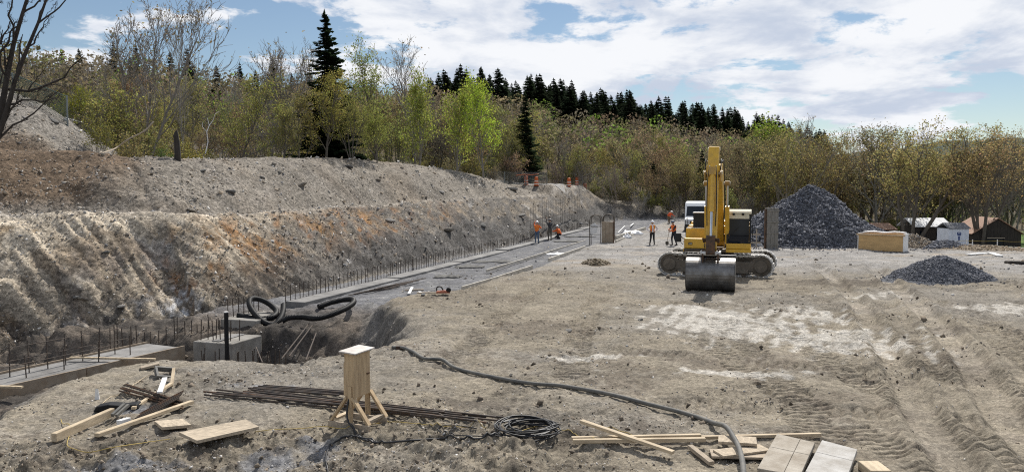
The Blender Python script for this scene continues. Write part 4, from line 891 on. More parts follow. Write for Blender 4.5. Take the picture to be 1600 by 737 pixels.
# boom, stick, cylinders
def boxprism(poly, w): mb = MB(); mb.prism(poly, -w / 2, w / 2); return mb
BO = 0.0
boom = [(0.25, 1.72), (0.75, 1.62), (1.35, 2.55), (2.75, 3.95), (3.5, 4.35), (5.75, 4.5), (6.0, 4.72), (5.85, 4.98), (3.2, 5.12), (2.1, 4.75), (0.9, 3.05), (0.15, 1.95)]
U(boxprism(boom, 0.54), 'boom', 'yellow', 0.03)
for yv in (-0.315, 0.315): U(MB().prism([(0.1, 1.3), (0.95, 1.3), (0.62, 1.95), (0.3, 1.95)], yv - 0.04, yv + 0.04), 'boom_bracket', 'yellow_dirty')
for yv in (-0.45, 0.45):
    p0, p1 = np.array((1.55, yv, 1.5)), np.array((2.55, yv, 4.28)); d = p1 - p0
    c_ = U(MB().cyl(p0, p0 + d * 0.64, 0.095, 16), 'boom_cylinder', 'yellow', smooth=False); MB().cyl(p0 + d * 0.63, p1, 0.05, 12).build('piston_rod', M['chrome'], c_)
    MB().cyl(p1 + (0, -0.1, 0), p1 + (0, 0.1, 0), 0.11, 14).build('rod_eye', M['yellow_dirty'], c_); MB().cyl(p0 + (0, -0.1, 0), p0 + (0, 0.1, 0), 0.12, 14).build('base_eye', M['steel_dark'], c_)
U(MB().cyl((2.55, -0.58, 4.28), (2.55, 0.58, 4.28), 0.06, 14), 'cross_pin', 'cream')
p0, p1 = np.array((3.0, 0, 5.28)), np.array((5.25, 0, 5.62)); d = p1 - p0
c_ = U(MB().cyl(p0, p0 + d * 0.72, 0.11, 16), 'stick_cylinder', 'yellow'); MB().cyl(p0 + d * 0.7, p1, 0.055, 12).build('piston_rod', M['chrome'], c_)
U(MB().prism([(2.7, 5.0), (3.3, 5.08), (3.05, 5.4), (2.9, 5.4)], -0.1, 0.1), 'cylinder_bracket', 'yellow_dirty')
stick = [(5.15, 5.72), (5.4, 5.74), (5.95, 5.1), (6.35, 4.2), (6.72, 1.75), (6.62, 1.45), (6.38, 1.5), (5.85, 3.6), (5.65, 4.4), (5.1, 5.5)]
st = U(boxprism(stick, 0.42), 'stick', 'yellow', 0.025)
for yv in (-0.305, 0.305): MB().prism([(5.72, 4.95), (6.15, 4.7), (6.1, 4.35), (5.75, 4.35), (5.6, 4.6)], yv - 0.025, yv + 0.025).build('pivot_plate', M['yellow_dirty'], st)
MB().cyl((5.88, -0.37, 4.68), (5.88, 0.37, 4.68), 0.085, 16).build('pivot_pin', M['cream'], st)
MB().cyl((5.27, -0.24, 5.64), (5.27, 0.24, 5.64), 0.075, 16).build('pivot_pin', M['cream'], st)
for yv in (-0.12, 0.12):
    hs = MB(); hs.tube(spline([(6.1, yv, 4.95), (6.5, yv * 1.4, 4.4), (6.62, yv * 1.5, 3.4), (6.8, yv * 1.3, 2.6)], 8), 0.02, 6); U(hs, 'hydraulic_hose', 'black_trim', smooth=True)
p0, p1 = np.array((6.25, 0, 4.78)), np.array((6.95, 0, 2.15)); d = p1 - p0
c_ = U(MB().cyl(p0, p0 + d * 0.62, 0.10, 16), 'bucket_cylinder', 'yellow'); MB().cyl(p0 + d * 0.6, p1, 0.05, 12).build('piston_rod', M['chrome'], c_)
U(MB().prism([(6.05, 4.85), (6.35, 4.9), (6.4, 4.6), (6.2, 4.5)], -0.14, 0.14), 'cylinder_bracket', 'yellow_dirty')
for yv in (-0.24, 0.24): U(MB().beam((6.5, yv, 1.95), (6.98, yv, 2.12), 0.05, 0.16, (0, 1, 0)), 'link', 'rusty', 0.01)
U(MB().prism([(6.85, 2.25), (7.06, 2.22), (7.18, 1.55), (7.0, 1.45)], -0.17, 0.17), 'bucket_link', 'rusty', 0.01)
for yv in (-0.30, 0.30):
    hs = MB(); hs.tube(spline([(1.0, yv, 3.25), (2.2, yv, 4.95), (3.3, yv, 5.25), (4.8, yv, 5.15), (5.6, yv, 5.2), (6.1, yv, 4.6)], 8), 0.022, 6); U(hs, 'hydraulic_line', 'black_trim', smooth=True)
# bucket: curled shell, its back to the viewer
ang = np.linspace(R(100), R(-82), 18)
outer = [(6.55 + 0.72 * math.cos(a), 0.70 + 0.66 * math.sin(a)) for a in ang]
outer = [(6.35, 1.40)] + outer + [(6.05, 0.05)]
inner = [(6.55 + 0.67 * math.cos(a), 0.70 + 0.61 * math.sin(a)) for a in ang[::-1]]
bk = U(MB().prism(outer + [(6.05, 0.10)] + inner + [(6.35, 1.34)], -0.93, 0.93), 'bucket', 'bucket_steel', 0.008, smooth=False)
for yv in (-0.93, 0.90): MB().prism([(5.95, 0.06)] + [(a_, b_) for a_, b_ in outer[::-1]][1:] + [(6.1, 1.3)], yv, yv + 0.03).build('side_plate', M['bucket_steel'], bk)
for yv in (-0.29, 0.29): MB().prism([(6.3, 1.34), (7.05, 1.2), (7.15, 1.5), (6.95, 1.72), (6.6, 1.72), (6.4, 1.62)], yv - 0.03, yv + 0.03).build('hanger_plate', M['rusty'], bk)
for zv, xv in ((1.55, 6.55), (1.55, 7.02)): MB().cyl((xv, -0.38, zv), (xv, 0.38, zv), 0.085, 14).build('bucket_pin', M['track_steel'], bk)
for q in range(5): MB().prism([(6.08, 0.02), (6.08, 0.12), (5.72, 0.05)], -0.82 + q * 0.38, -0.68 + q * 0.38).build('tooth', M['track_steel'], bk)
MB().bb(6.2, 6.42, -0.94, 0.94, 1.40, 1.45).build('lip_bar', M['bucket_steel'], bk)

# ------------------------------------------------------------------ white van behind the excavator
vp = polar(1087, 76); vn = thing('white_van', 'white high roofed van parked behind the excavator', 'van', tuple(vp), R(-14))
M['van_white'] = material('white_vehicle_paint', (0.78, 0.78, 0.78), 0.3, var=0.05, spec=0.5)
prof = [(-2.5, 0.45), (-2.55, 1.05), (-2.45, 1.22), (-1.55, 1.42), (-0.9, 2.45), (-0.6, 2.75), (3.2, 2.82), (3.3, 2.6), (3.3, 0.45)]   # x: -2.5 is the front
vb = MB().prism([(y_, z_) for y_, z_ in prof], -0.98, 0.98, 'yz').build('body', M['van_white'], vn, bevel=0.09)
wsn = MB(); wsn.add([(-0.84, -1.53, 1.47), (0.84, -1.53, 1.47), (0.78, -0.90, 2.38), (-0.78, -0.90, 2.38), (-0.84, -1.56, 1.47), (0.84, -1.56, 1.47), (0.78, -0.93, 2.40), (-0.78, -0.93, 2.40)], [(0, 1, 2, 3), (7, 6, 5, 4), (0, 4, 5, 1), (1, 5, 6, 2), (2, 6, 7, 3), (3, 7, 4, 0)])
wsn.build('windscreen', M['cab_glass'], vn)
for sx in (-1, 1):
    MB().prism([(-1.2, 1.5), (-0.72, 2.25), (0.1, 2.25), (0.1, 1.5)], sx * 0.985 - 0.012, sx * 0.985 + 0.012, 'yz').build('side_window', M['cab_glass'], vn)
    MB().bb(sx * 1.12 - 0.1, sx * 1.12 + 0.1, -1.32, -1.2, 1.4, 1.75).build('mirror', M['black_trim'], vn, bevel=0.03)
    MB().bb(sx * 0.75 - 0.16, sx * 0.75 + 0.16, -2.57, -2.48, 0.85, 1.08).build('headlight', M['lamp_glass'], vn, bevel=0.02)
    for yv in (-1.65, 2.2):
        w_ = MB().cyl((sx * 0.78, yv, 0.36), (sx * 1.0, yv, 0.36), 0.36, 20).build('wheel', M['rubber'], vn, bevel=0.03); MB().cyl((sx * 0.985, yv, 0.36), (sx * 1.01, yv, 0.36), 0.2, 16).build('rim', M['track_steel'], w_)
MB().bb(-0.5, 0.5, -2.6, -2.5, 0.78, 1.05).build('grille', M['black_trim'], vn, bevel=0.02); MB().bb(-0.95, 0.95, -2.62, -2.45, 0.4, 0.72).build('bumper', M['black_trim'], vn, bevel=0.05)

# ------------------------------------------------------------------ people
def capsule(mb, p0, r0, p1, r1, n=12):
    p0, p1 = np.array(p0, float), np.array(p1, float); d = nrm(p1 - p0) if np.linalg.norm(p1 - p0) > 1e-6 else np.array((0, 0, 1.0))
    L = np.linalg.norm(p1 - p0); pts, rad = [], []
    for a in np.linspace(-math.pi / 2 + 0.15, 0, 5): pts.append(p0 + d * r0 * math.sin(a)); rad.append(r0 * math.cos(a))
    for a in np.linspace(0, math.pi / 2 - 0.15, 5): pts.append(p1 + d * (r1 * math.sin(a) + 1e-4)); rad.append(r1 * math.cos(a))
    mb.tube(pts, rad, n)
SKIN = (0.42, 0.26, 0.18)
def person(label, loc, rz, J, top, pants, hat, vest=None, boots=(0.03, 0.025, 0.02), vband=None, sleeves=True, group=None):
    """J: joints in metres, facing -y. One continuous body by voxel remesh; helmet and vest are its clothing."""
    g_ = lambda k: np.array(J[k], float); segs = []
    pel, ch, nk, hd = g_('pelvis'), g_('chest'), g_('neck'), g_('head')
    fwd = nrm(J.get('look', (0, -1, 0)))
    segs += [(pel + (-.07, 0, 0), .115, pel + (.07, 0, 0), .115, 'pants'), (pel + (0, 0, .05), .135, ch, .155, 'top'), (ch + (-.09, 0, .02), .12, ch + (.09, 0, .02), .12, 'top'), (ch + (-.15, 0, .12), .065, ch + (.15, 0, .12), .065, 'top'), (ch, .12, nk, .06, 'top'), (nk, .052, hd, .055, 'skin'),
             (hd + (0, 0, .02), .098, hd + fwd * .02 + (0, 0, -.05), .075, 'skin'), (hd + fwd * .095 + (0, 0, -.01), .014, hd + fwd * .11 + (0, 0, -.03), .016, 'skin')]
    sdv = cross3(fwd, (0, 0, 1)); 
    for sg in (-1, 1): segs.append((hd + sdv * sg * .092 + (0, 0, .01), .018, hd + sdv * sg * .094 + (0, 0, -.03), .015, 'skin'))
    for s_ in ('l', 'r'):
        sh, el, wr_ = g_('sh_' + s_), g_('el_' + s_), g_('wr_' + s_); hip, kn, an = g_('hip_' + s_), g_('kn_' + s_), g_('an_' + s_)
        segs += [(sh, .062, el, .047, 'top'), (el, .046, wr_, .033, 'top' if sleeves else 'skin')]
        hd_ = nrm(wr_ - el); pal = wr_ + hd_ * .05; side = nrm(cross3(hd_, (0.3, 1, 0.2)))
        segs.append((wr_, .03, pal, .036, 'skin'))
        for q in range(4):
            b_ = pal + side * (q - 1.5) * .021 + hd_ * .02; ln = (.062, .074, .068, .052)[q]; k_ = b_ + hd_ * ln * .55; e_ = k_ + nrm(hd_ + np.array((0, -.5, -.3))) * ln * .5
            segs += [(b_, .011, k_, .0105, 'skin'), (k_, .0105, e_, .009, 'skin')]
        tb0 = wr_ + side * -.032 + hd_ * .02; segs.append((tb0, .013, tb0 + nrm(hd_ - side * .8) * .06, .010, 'skin'))
        segs += [(hip, .098, kn, .068, 'pants'), (kn, .066, an, .045, 'pants')]
        fd_ = np.array((0.05 * (-1 if s_ == 'l' else 1), -1, 0)); segs += [(an + (0, .05, -.045), .045, an + fd_ * .16 + (0, 0, -.055), .036, 'boots')]
    mb = MB()
    for a, r0, b, r1, k in segs: capsule(mb, a, r0, b, r1)
    tmp = mb.build('tmp', None); md = tmp.modifiers.new('r', 'REMESH'); md.mode = 'VOXEL'; md.voxel_size = 0.0125
    sm = tmp.modifiers.new('s', 'SMOOTH'); sm.factor = 0.5; sm.iterations = 3
    bpy.context.view_layer.update(); me = bpy.data.meshes.new_from_object(tmp.evaluated_get(bpy.context.evaluated_depsgraph_get())); bpy.data.objects.remove(tmp)
    n = len(me.polygons); cen = np.zeros(n * 3); me.polygons.foreach_get('center', cen); cen = cen.reshape(-1, 3)
    best = np.full(n, 1e9); lab = np.zeros(n, int); nm = ['skin', 'top', 'pants', 'boots']
    for a, r0, b, r1, k in segs:
        d = b - a; t = np.clip(((cen - a) @ d) / max(d @ d, 1e-9), 0, 1); dd = np.linalg.norm(cen - a - t[:, None] * d, axis=1) - (r0 + (r1 - r0) * t)
        m_ = dd < best; best = np.where(m_, dd, best); lab = np.where(m_, nm.index(k), lab)
    for k, c in (('skin', SKIN), ('top', top), ('pants', pants), ('boots', boots)): me.materials.append(material('cloth_' + k, c, 0.85, var=0.3, vscale=9))
    me.polygons.foreach_set('material_index', lab.astype(np.int32)); me.polygons.foreach_set('use_smooth', np.ones(n, bool))
    root = thing('person', label, 'person', tuple(loc), rz, group)
    bo = bpy.data.objects.new('body', me); col.objects.link(bo); bo.parent = root
    # helmet
    up = nrm(hd + (0, 0, 0.0) - nk * 1.0 + (0, 0, .1)); hb = hd + (0, 0, .045); hm = MB(); prof_ = [(.135, 0.0), (.128, .012), (.12, .05), (.105, .09), (.07, .122), (.0, .135)]
    rows = [[hb + np.array((r_ * math.cos(a), r_ * math.sin(a) * 1.1, h_)) for a in np.linspace(0, 6.283, 18, endpoint=False)] for r_, h_ in prof_]
    hm.add(np.array(rows).reshape(-1, 3), [(i * 18 + k, i * 18 + (k + 1) % 18, (i + 1) * 18 + (k + 1) % 18, (i + 1) * 18 + k) for i in range(5) for k in range(18)])
    hm.add([hb + fwd * .10 + sdv * .1 + (0, 0, .012), hb + fwd * .10 - sdv * .1 + (0, 0, .012), hb + fwd * .20 - sdv * .06 - (0, 0, .006), hb + fwd * .20 + sdv * .06 - (0, 0, .006)], [(0, 1, 2, 3)])
    hm.build('helmet', material('helmet', hat, 0.35, var=0.08, spec=0.5), root, smooth=True)
    for sg in (-1, 1): MB().box(hd + fwd * .092 + sdv * sg * .034 + (0, 0, .012), (.016, .016, .010)).build('eye', M['black_trim'], root)
    if vest is not None:
        def shell(name, cond, c, off):
            sel = np.where((lab == 1) & cond(cen))[0]
            if len(sel) == 0: return
            vn_ = np.zeros(len(me.vertices) * 3); me.vertices.foreach_get('normal', vn_) if hasattr(me.vertices[0], 'normal') else None
            vn_ = vn_.reshape(-1, 3); co = np.zeros(len(me.vertices) * 3); me.vertices.foreach_get('co', co); co = co.reshape(-1, 3)
            ids = {}; vv, ff = [], []
            for f_ in sel:
                q = []
                for v_ in me.polygons[int(f_)].vertices:
                    if v_ not in ids: ids[v_] = len(vv); vv.append(co[v_] + vn_[v_] * off)
                    q.append(ids[v_])
                ff.append(q)
            o = MB().add(vv, ff).build(name, material(name, c, 0.8, var=0.12), root, smooth=True); s_ = o.modifiers.new('s', 'SOLIDIFY'); s_.thickness = 0.008
        armd = lambda c: np.minimum(np.linalg.norm(c - (g_('sh_l') * .4 + g_('el_l') * .6), axis=1), np.linalg.norm(c - (g_('sh_r') * .4 + g_('el_r') * .6), axis=1))
        tors = lambda c: np.linalg.norm(c - (pel + ch) / 2, axis=1)
        z0, z1 = pel[2] + .02, ch[2] + .17
        inb = lambda c: (c[:, 2] > z0) & (c[:, 2] < z1) & (np.abs(c[:, 0] - (pel[0] + (ch[0] - pel[0]) * np.clip((c[:, 2] - pel[2]) / max(ch[2] - pel[2], .1), 0, 1))) < .20) & (armd(c) > .10)
        opn = (lambda c: ~((np.abs(c[:, 0] - ch[0]) < .055) & (c[:, 1] < ch[1]))) if vband is not None else (lambda c: np.ones(len(c), bool))
        shell('vest', lambda c: inb(c) & opn(c), vest, 0.016)
        if vband is not None: shell('reflective_band', lambda c: inb(c) & opn(c) & ((np.abs(c[:, 2] - (z0 + .13)) < .035) | (np.abs(np.abs(c[:, 0] - ch[0]) - .10) < .028)), vband, 0.022)
    return root
def std(h=1.76, **kw):
    J = dict(pelvis=(0, 0, .95), chest=(0, 0, 1.27), neck=(0, 0, 1.48), head=(0, -.015, 1.62), sh_l=(-.19, 0, 1.40), el_l=(-.24, .02, 1.12), wr_l=(-.25, -.06, .88), sh_r=(.19, 0, 1.40), el_r=(.24, .02, 1.12), wr_r=(.25, -.06, .88),
             hip_l=(-.09, 0, .90), kn_l=(-.11, -.02, .50), an_l=(-.12, .01, .09), hip_r=(.09, 0, .90), kn_r=(.11, -.02, .50), an_r=(.12, .01, .09)); J.update(kw)
    return J
ORANGE, LIME, DARKC, DENIM = (0.75, 0.14, 0.03), (0.78, 0.62, 0.10), (0.02, 0.02, 0.022), (0.09, 0.13, 0.20)
def gpos(px, py, z=None):
    p = at(px, py, 0.0); return (p[0], p[1], zat(p[0], p[1]))
person('person in white shirt, open vest and white helmet with hands on hips', gpos(1019, 382), R(4),
       std(el_l=(-.40, .05, 1.17), wr_l=(-.21, -.05, 1.00), el_r=(.40, .05, 1.17), wr_r=(.21, -.05, 1.00), an_l=(-.17, .01, .09), an_r=(.16, .01, .09)), (0.72, 0.68, 0.70), DARKC, (0.85, 0.85, 0.85), (0.80, 0.45, 0.06), vband=(0.75, 0.13, 0.03))
sp = gpos(1053, 383)
person('person in orange vest and dark helmet leaning on a shovel', sp, R(-62),
       std(look=(0, -1, -.15), chest=(0, -.04, 1.26), neck=(0, -.08, 1.46), head=(0, -.12, 1.59), sh_l=(-.19, -.06, 1.38), sh_r=(.19, -.06, 1.38), el_l=(-.22, -.22, 1.16), wr_l=(-.08, -.42, 1.10), el_r=(.22, -.2, 1.14), wr_r=(.08, -.40, 1.02), kn_l=(-.1, -.12, .5), an_l=(-.12, -.05, .09), an_r=(.12, .14, .09)), (0.03, 0.03, 0.035), (0.02, 0.022, 0.03), (0.03, 0.05, 0.09), (0.78, 0.17, 0.03), sleeves=True)
p_ = gpos(1045, 350.5)
person('person in orange top bending at the far edge of the yard', p_, R(40),
       std(pelvis=(0, .1, .86), chest=(0, -.16, 1.08), neck=(0, -.30, 1.22), head=(0, -.38, 1.32), sh_l=(-.19, -.22, 1.18), sh_r=(.19, -.22, 1.18), el_l=(-.28, -.35, .95), wr_l=(-.3, -.5, .78), el_r=(.28, -.35, .98), wr_r=(.34, -.55, .9), hip_l=(-.09, .1, .82), hip_r=(.09, .1, .82), kn_l=(-.12, -.05, .47), kn_r=(.12, -.05, .47)), (0.72, 0.10, 0.03), (0.14, 0.10, 0.06), (0.8, 0.8, 0.78), (0.75, 0.12, 0.03))
def tpos(px, py, z): p = at(px, py, z); return (p[0], p[1], max(zat(p[0], p[1]), -0.45))
person('person in orange shirt and jeans reaching up in the trench, leftmost of three', tpos(839, 381, -.34), R(160),
       std(look=(0, -1, .2), el_r=(.30, -.18, 1.50), wr_r=(.25, -.30, 1.74), el_l=(-.30, -.1, 1.2), wr_l=(-.22, -.3, 1.3)), (0.75, 0.16, 0.04), DENIM, (0.78, 0.78, 0.78), (0.80, 0.20, 0.03))
person('person in dark jacket with both arms raised, middle of three in the trench', tpos(859, 376.5, -.33), R(200),
       std(look=(0, -1, .3), el_r=(.28, -.18, 1.55), wr_r=(.16, -.32, 1.76), el_l=(-.28, -.15, 1.5), wr_l=(-.18, -.34, 1.72)), (0.045, 0.045, 0.05), (0.10, 0.09, 0.075), (0.04, 0.04, 0.045))
person('person in orange crouching, rightmost of three in the trench', tpos(873, 374, -.32), R(-120),
       std(pelvis=(0, .12, .38), chest=(0, -.04, .66), neck=(0, -.12, .86), head=(0, -.16, 1.0), sh_l=(-.19, -.08, .80), sh_r=(.19, -.08, .80), el_l=(-.24, -.3, .66), wr_l=(-.18, -.5, .60), el_r=(.24, -.3, .66), wr_r=(.18, -.5, .62),
           hip_l=(-.1, .1, .34), hip_r=(.1, .1, .34), kn_l=(-.17, -.28, .50), an_l=(-.14, -.06, .09), kn_r=(.17, -.26, .12), an_r=(.14, .14, .09)), (0.75, 0.14, 0.03), (0.03, 0.03, 0.035), (0.78, 0.78, 0.76), (0.80, 0.16, 0.03))
# shovel held by the second worker
rt = Matrix.Rotation(R(-62), 3, 'Z'); hb_ = np.array(sp)
def wl_(v): return hb_ + np.array(rt @ Vector(v))
sv_ = thing('shovel', 'long handled shovel in the hands of the person in dark clothes', 'shovel', tuple(wl_((0, -.62, 0))))
top_, bot_ = wl_((0, -.38, 1.22)) - wl_((0, -.62, 0)), np.array((0, 0, 0.28))
MB().tube([bot_, top_], 0.02, 8).build('handle', M['lumber_old'], sv_)
MB().beam(top_ + np.array((-.07, 0, 0)), top_ + np.array((.07, 0, 0)), 0.03, 0.03).build('grip', M['black_plastic'], sv_)
bl = MB(); bl.add([(-.11, 0, .30), (.11, 0, .30), (.12, -.02, .12), (0, -.03, 0.0), (-.12, -.02, .12), (0, .035, .2), (-.11, .012, .30), (.11, .012, .30), (.12, -.008, .12), (0, -.018, 0.0), (-.12, -.008, .12), (0, .047, .2)],
    [(0, 1, 5), (1, 2, 5), (2, 3, 5), (3, 4, 5), (4, 0, 5), (7, 6, 11), (8, 7, 11), (9, 8, 11), (10, 9, 11), (6, 10, 11), (0, 6, 7, 1), (1, 7, 8, 2), (2, 8, 9, 3), (3, 9, 10, 4), (4, 10, 6, 0)]); bl.build('blade', M['steel_dark'], sv_)
# ------------------------------------------------------------------ heaps
def heap(name, label, px, d, rx, ry, h, seed, mat, nchip, csize, cols, top_frac=0.12, rz=0.0, lumps=0.10, peaks=None, scoop=None):
    x0 = (px - 800) / FPX * d; root = thing(name, label, 'heap', (x0, d, zat(x0, d)), 0)
    nr, na = 52, 110; rr = np.linspace(0, 1.38, nr); aa = np.linspace(0, 2 * np.pi, na, endpoint=False)
    Rr, Aa = np.meshgrid(rr, aa, indexing='ij'); x = (Rr * np.cos(Aa) * rx).ravel(); y = (Rr * np.sin(Aa) * ry).ravel()
    def hz(x, y):
        r = np.hypot(x / rx, y / ry); r = r * (1 + 0.16 * fbm(np.arctan2(y, x) * 1.4 + 5, r * 2, 3, seed))
        z = h * np.clip(1 - np.sqrt(r * r + top_frac ** 2) + top_frac * 0.55, -0.3, 1.2)
        if peaks:
            for (qx, qy, qr, qh) in peaks: z = np.maximum(z, qh * (1 - np.hypot(x - qx, y - qy) / qr))
        if scoop:
            for (qx, qy, qr, qd) in scoop: z = z - qd * np.exp(-((x - qx) ** 2 + (y - qy) ** 2) / qr ** 2)
        return z + h * lumps * fbm(x * 0.9, y * 0.9, 4, seed + 3, 0.55) * (r < 1.15)
    z = hz(x, y); gx, _ = terrain(x + x0, y + d, False); gz = gx - zat(x0, d)
    z = np.maximum(z, -0.25) + gz; i = np.arange(nr * na).reshape(nr, na); j = np.roll(i, -1, 1)
    f = np.stack([i[:-1], j[:-1], j[1:], i[1:]], -1).reshape(-1, 4)
    rawmesh('mound', np.stack([x, y, z], 1), f, M[mat], root, smooth=True)
    rg = np.random.default_rng(seed); r = np.sqrt(rg.uniform(0, 1.05, nchip)); a = rg.uniform(0, 6.283, nchip); cx_, cy_ = r * np.cos(a) * rx, r * np.sin(a) * ry
    out = rg.random(nchip) < 0.09; ko = rg.uniform(1.05, 1.6, nchip); cx_ = np.where(out, cx_ * ko, cx_); cy_ = np.where(out, cy_ * ko, cy_)
    g_, _ = terrain(cx_ + x0, cy_ + d, False); cz = np.maximum(hz(cx_, cy_), 0.0) + g_ - zat(x0, d)
    sz = csize * np.clip(rg.lognormal(0, 0.45, nchip), 0.4, 3); cl = np.array(cols)[rg.integers(0, len(cols), nchip)] * rg.uniform(0.7, 1.25, (nchip, 1))
    o = chips('stones', np.stack([cx_, cy_, cz + sz * 0.15], 1), sz, cl, M['chip'], root, seed=seed); o['kind'] = 'stuff'
    return root
GC = [(0.115, 0.12, 0.14), (0.15, 0.155, 0.178), (0.20, 0.205, 0.228), (0.085, 0.088, 0.102)]
heap('gravel_heap', 'tall dark heap of crushed rock behind the excavator', 1266, 57.5, 6.1, 5.2, 4.25, 61, 'gravel', 22000, 0.062, GC, 0.14, peaks=[(1.8, 0.6, 4.4, 3.3), (-2.0, -0.8, 3.6, 2.7)], lumps=0.13, scoop=[(-1.2, -1.6, 1.1, 0.7), (2.2, -2.6, 1.2, 0.5)])
heap('gravel_heap', 'small rounded heap of blue grey gravel at the right', 1473, 34.6, 2.1, 1.6, 1.08, 62, 'gravel_fine', 9000, 0.028, GC, 0.25, lumps=0.10, scoop=[(0.9, -0.7, 0.5, 0.16)])
heap('gravel_heap', 'low dark heap of stone in front of the white shed', 1478, 55, 1.9, 1.4, 0.55, 63, 'gravel', 1200, 0.07, GC, 0.3)
heap('soil_heap', 'low brown soil heap beside the plywood crate', 1425, 56, 2.0, 1.6, 0.95, 64, 'bank_plain', 1500, 0.06, [(0.25, 0.2, 0.15), (0.2, 0.19, 0.18), (0.3, 0.25, 0.19)], 0.2)
heap('soil_heap', 'long low tan soil ridge right of the low dark heap', 1545, 54, 3.4, 1.0, 0.35, 65, 'bank_plain', 900, 0.05, [(0.36, 0.28, 0.19), (0.30, 0.24, 0.17)], 0.3)
heap('soil_heap', 'small dark soil lump in the middle of the yard', 931, 41.5, 0.75, 0.55, 0.33, 66, 'bank_plain', 350, 0.045, [(0.2, 0.16, 0.11), (0.27, 0.23, 0.17)], 0.3, lumps=0.3)
# ------------------------------------------------------------------ crate, forms
q_ = at(1387, 391, zat(23, 51)); cr = thing('plywood_crate', 'open tan plywood form box with white ends beside the dark heap', 'form box', (q_[0], q_[1] + 0.7, zat(q_[0], q_[1])), R(-38))
M['tan_ply'] = material('tan_ply', (0.56, 0.37, 0.17), 0.75, var=0.2, vscale=1.6, stretch=(1, 1, 3))
for yv, nm in ((-0.62, 'side_panel'), (0.58, 'side_panel')): MB().bb(-1.33, 1.33, yv, yv + 0.04, 0.02, 1.1).build(nm, M['tan_ply'], cr, bevel=0.006)
for xv in (-1.38, 1.335): MB().bb(xv, xv + 0.045, -0.66, 0.66, 0.0, 1.13).build('end_panel', M['white'], cr, bevel=0.006)
MB().bb(-1.33, 1.33, -0.57, 0.57, 0.02, 0.08).build('floor_panel', M['tan_ply'], cr)
MB().bb(-1.45, 1.45, -0.70, -0.622, 1.0, 1.10).build('top_rail', M['plywood'], cr, bevel=0.006); MB().bb(-1.4, 1.4, 0.622, 0.70, 1.02, 1.14).build('top_rail', M['white'], cr, bevel=0.006)
wp_ = spline([(-1.3, .5, 1.13), (-.7, .56, 1.18), (0, .5, 1.14), (.7, .55, 1.2), (1.3, .5, 1.14)], 8)
MB().tube(wp_, [.05 + .03 * vnoise(np.array([k * .8]), np.array([2.0]), 4)[0] for k in range(len(wp_))], 8).build('plastic_wrap', M['white_plastic'], cr, smooth=True)
def upright_form(px, py, w, h, label, rz):
    p = at(px, py, 0.0); t_ = thing('column_form', label, 'formwork', (p[0], p[1], zat(p[0], p[1])), rz)
    M.setdefault('form_grey', material('grey_form_board', (0.22, 0.205, 0.18), 0.9, var=0.35, vscale=2.5, stretch=(4, 4, 1), bump=0.2))
    for i in range(3): MB().bb(-w / 2 + i * w / 3 + 0.004, -w / 2 + (i + 1) * w / 3 - 0.004, -0.2, 0.2, 0.0, h - 0.02 * i).build('plank', M['form_grey'], t_, bevel=0.008)
    for z_ in (0.25, 1.0, 1.75, 2.5): MB().bb(-w / 2 - 0.03, w / 2 + 0.03, -0.25, -0.203, z_, z_ + 0.09).build('waler', M['form_grey'], t_, bevel=0.006)
    MB().tube(spline([(-w * .2, 0, h - .05), (-w * .12, 0, h + .14), (w * .12, 0, h + .14), (w * .2, 0, h - .05)], 6), 0.02, 6).build('lifting_loop', M['steel_dark'], t_)
    MB().bb(-w / 2 - 0.09, -w / 2 - 0.01, -0.1, 0.1, 0.02, h - 0.1).build('edge_post', M['rusty'], t_)
upright_form(1205, 388, 0.78, 2.75, 'tall grey upright form standing right of the excavator cab', R(6))
p_ = at(1176, 388, 0); sg = thing('guard_rail', 'low wooden stake rail between the cab and the tall form', 'railing', (p_[0], p_[1], zat(p_[0], p_[1])))
for xv in (-.25, .25): MB().bb(xv - .03, xv + .03, -.03, .03, 0, 1.3).build('stake', M['lumber_old'], sg)
for z_ in (.35, .9): MB().bb(-.5, .5, -.05, -.031, z_, z_ + .09).build('rail', M['lumber_old'], sg)
p_ = at(949, 380, 0.0); bp_ = thing('form_panel', 'brown upright form panel beside the trench', 'formwork', (p_[0], p_[1], zat(p_[0], p_[1]) - 0.02), R(-12))
for i in range(3): MB().bb(-.42 + .28 * i + .004, -.14 + .28 * i - .004, -.06, .06, 0, 1.62 - .01 * i).build('plank', M['form_ply'], bp_, bevel=0.006)
MB().bb(.43, .50, -.12, .12, 0, 1.66).build('edge_post', M['rusty'], bp_); MB().bb(-.42, .42, .065, .14, .4, .5).build('waler', M['lumber_old'], bp_); MB().bb(-.42, .42, .065, .14, 1.2, 1.3).build('waler', M['lumber_old'], bp_)
def arch(px, py, w, h, label, z=0.0, rz=0.0):
    p = at(px, py, z); t_ = thing('tube_frame', label, 'frame', (p[0], p[1], zat(p[0], p[1])), rz)
    for yv in (-.35, .35):
        MB().tube(spline([(-w / 2, yv, 0), (-w / 2, yv, h * .8), (-w * .32, yv, h * .96), (0, yv, h), (w * .32, yv, h * .96), (w / 2, yv, h * .8), (w / 2, yv, 0)], 8), 0.03, 8).build('arched_tube', M['steel_dark'], t_, smooth=True)
    for z_ in (.35, .62): MB().beam((-w / 2, -.35, h * z_), (w / 2, -.35, h * z_), .04, .04).build('cross_bar', M['steel_dark'], t_)
    for sx in (-1, 1): MB().beam((sx * w / 2, -.33, h * .62), (sx * w / 2, .33, h * .62), .04, .04).build('cross_bar', M['steel_dark'], t_)
    return t_
a1 = arch(931, 376, 0.85, 2.3, 'arched dark tube frame left of the brown form panel', 0.0, R(-15))
MB().prism([(-.40, .75), (.12, .95), (.20, 1.45), (-.05, 1.7), (-.38, 1.55)], -.30, -.26, 'xz').build('white_sheet', M['white'], a1)
a2 = arch(951, 374, 0.85, 2.15, 'arched dark tube frame behind the brown form panel', 0.0, R(-12))
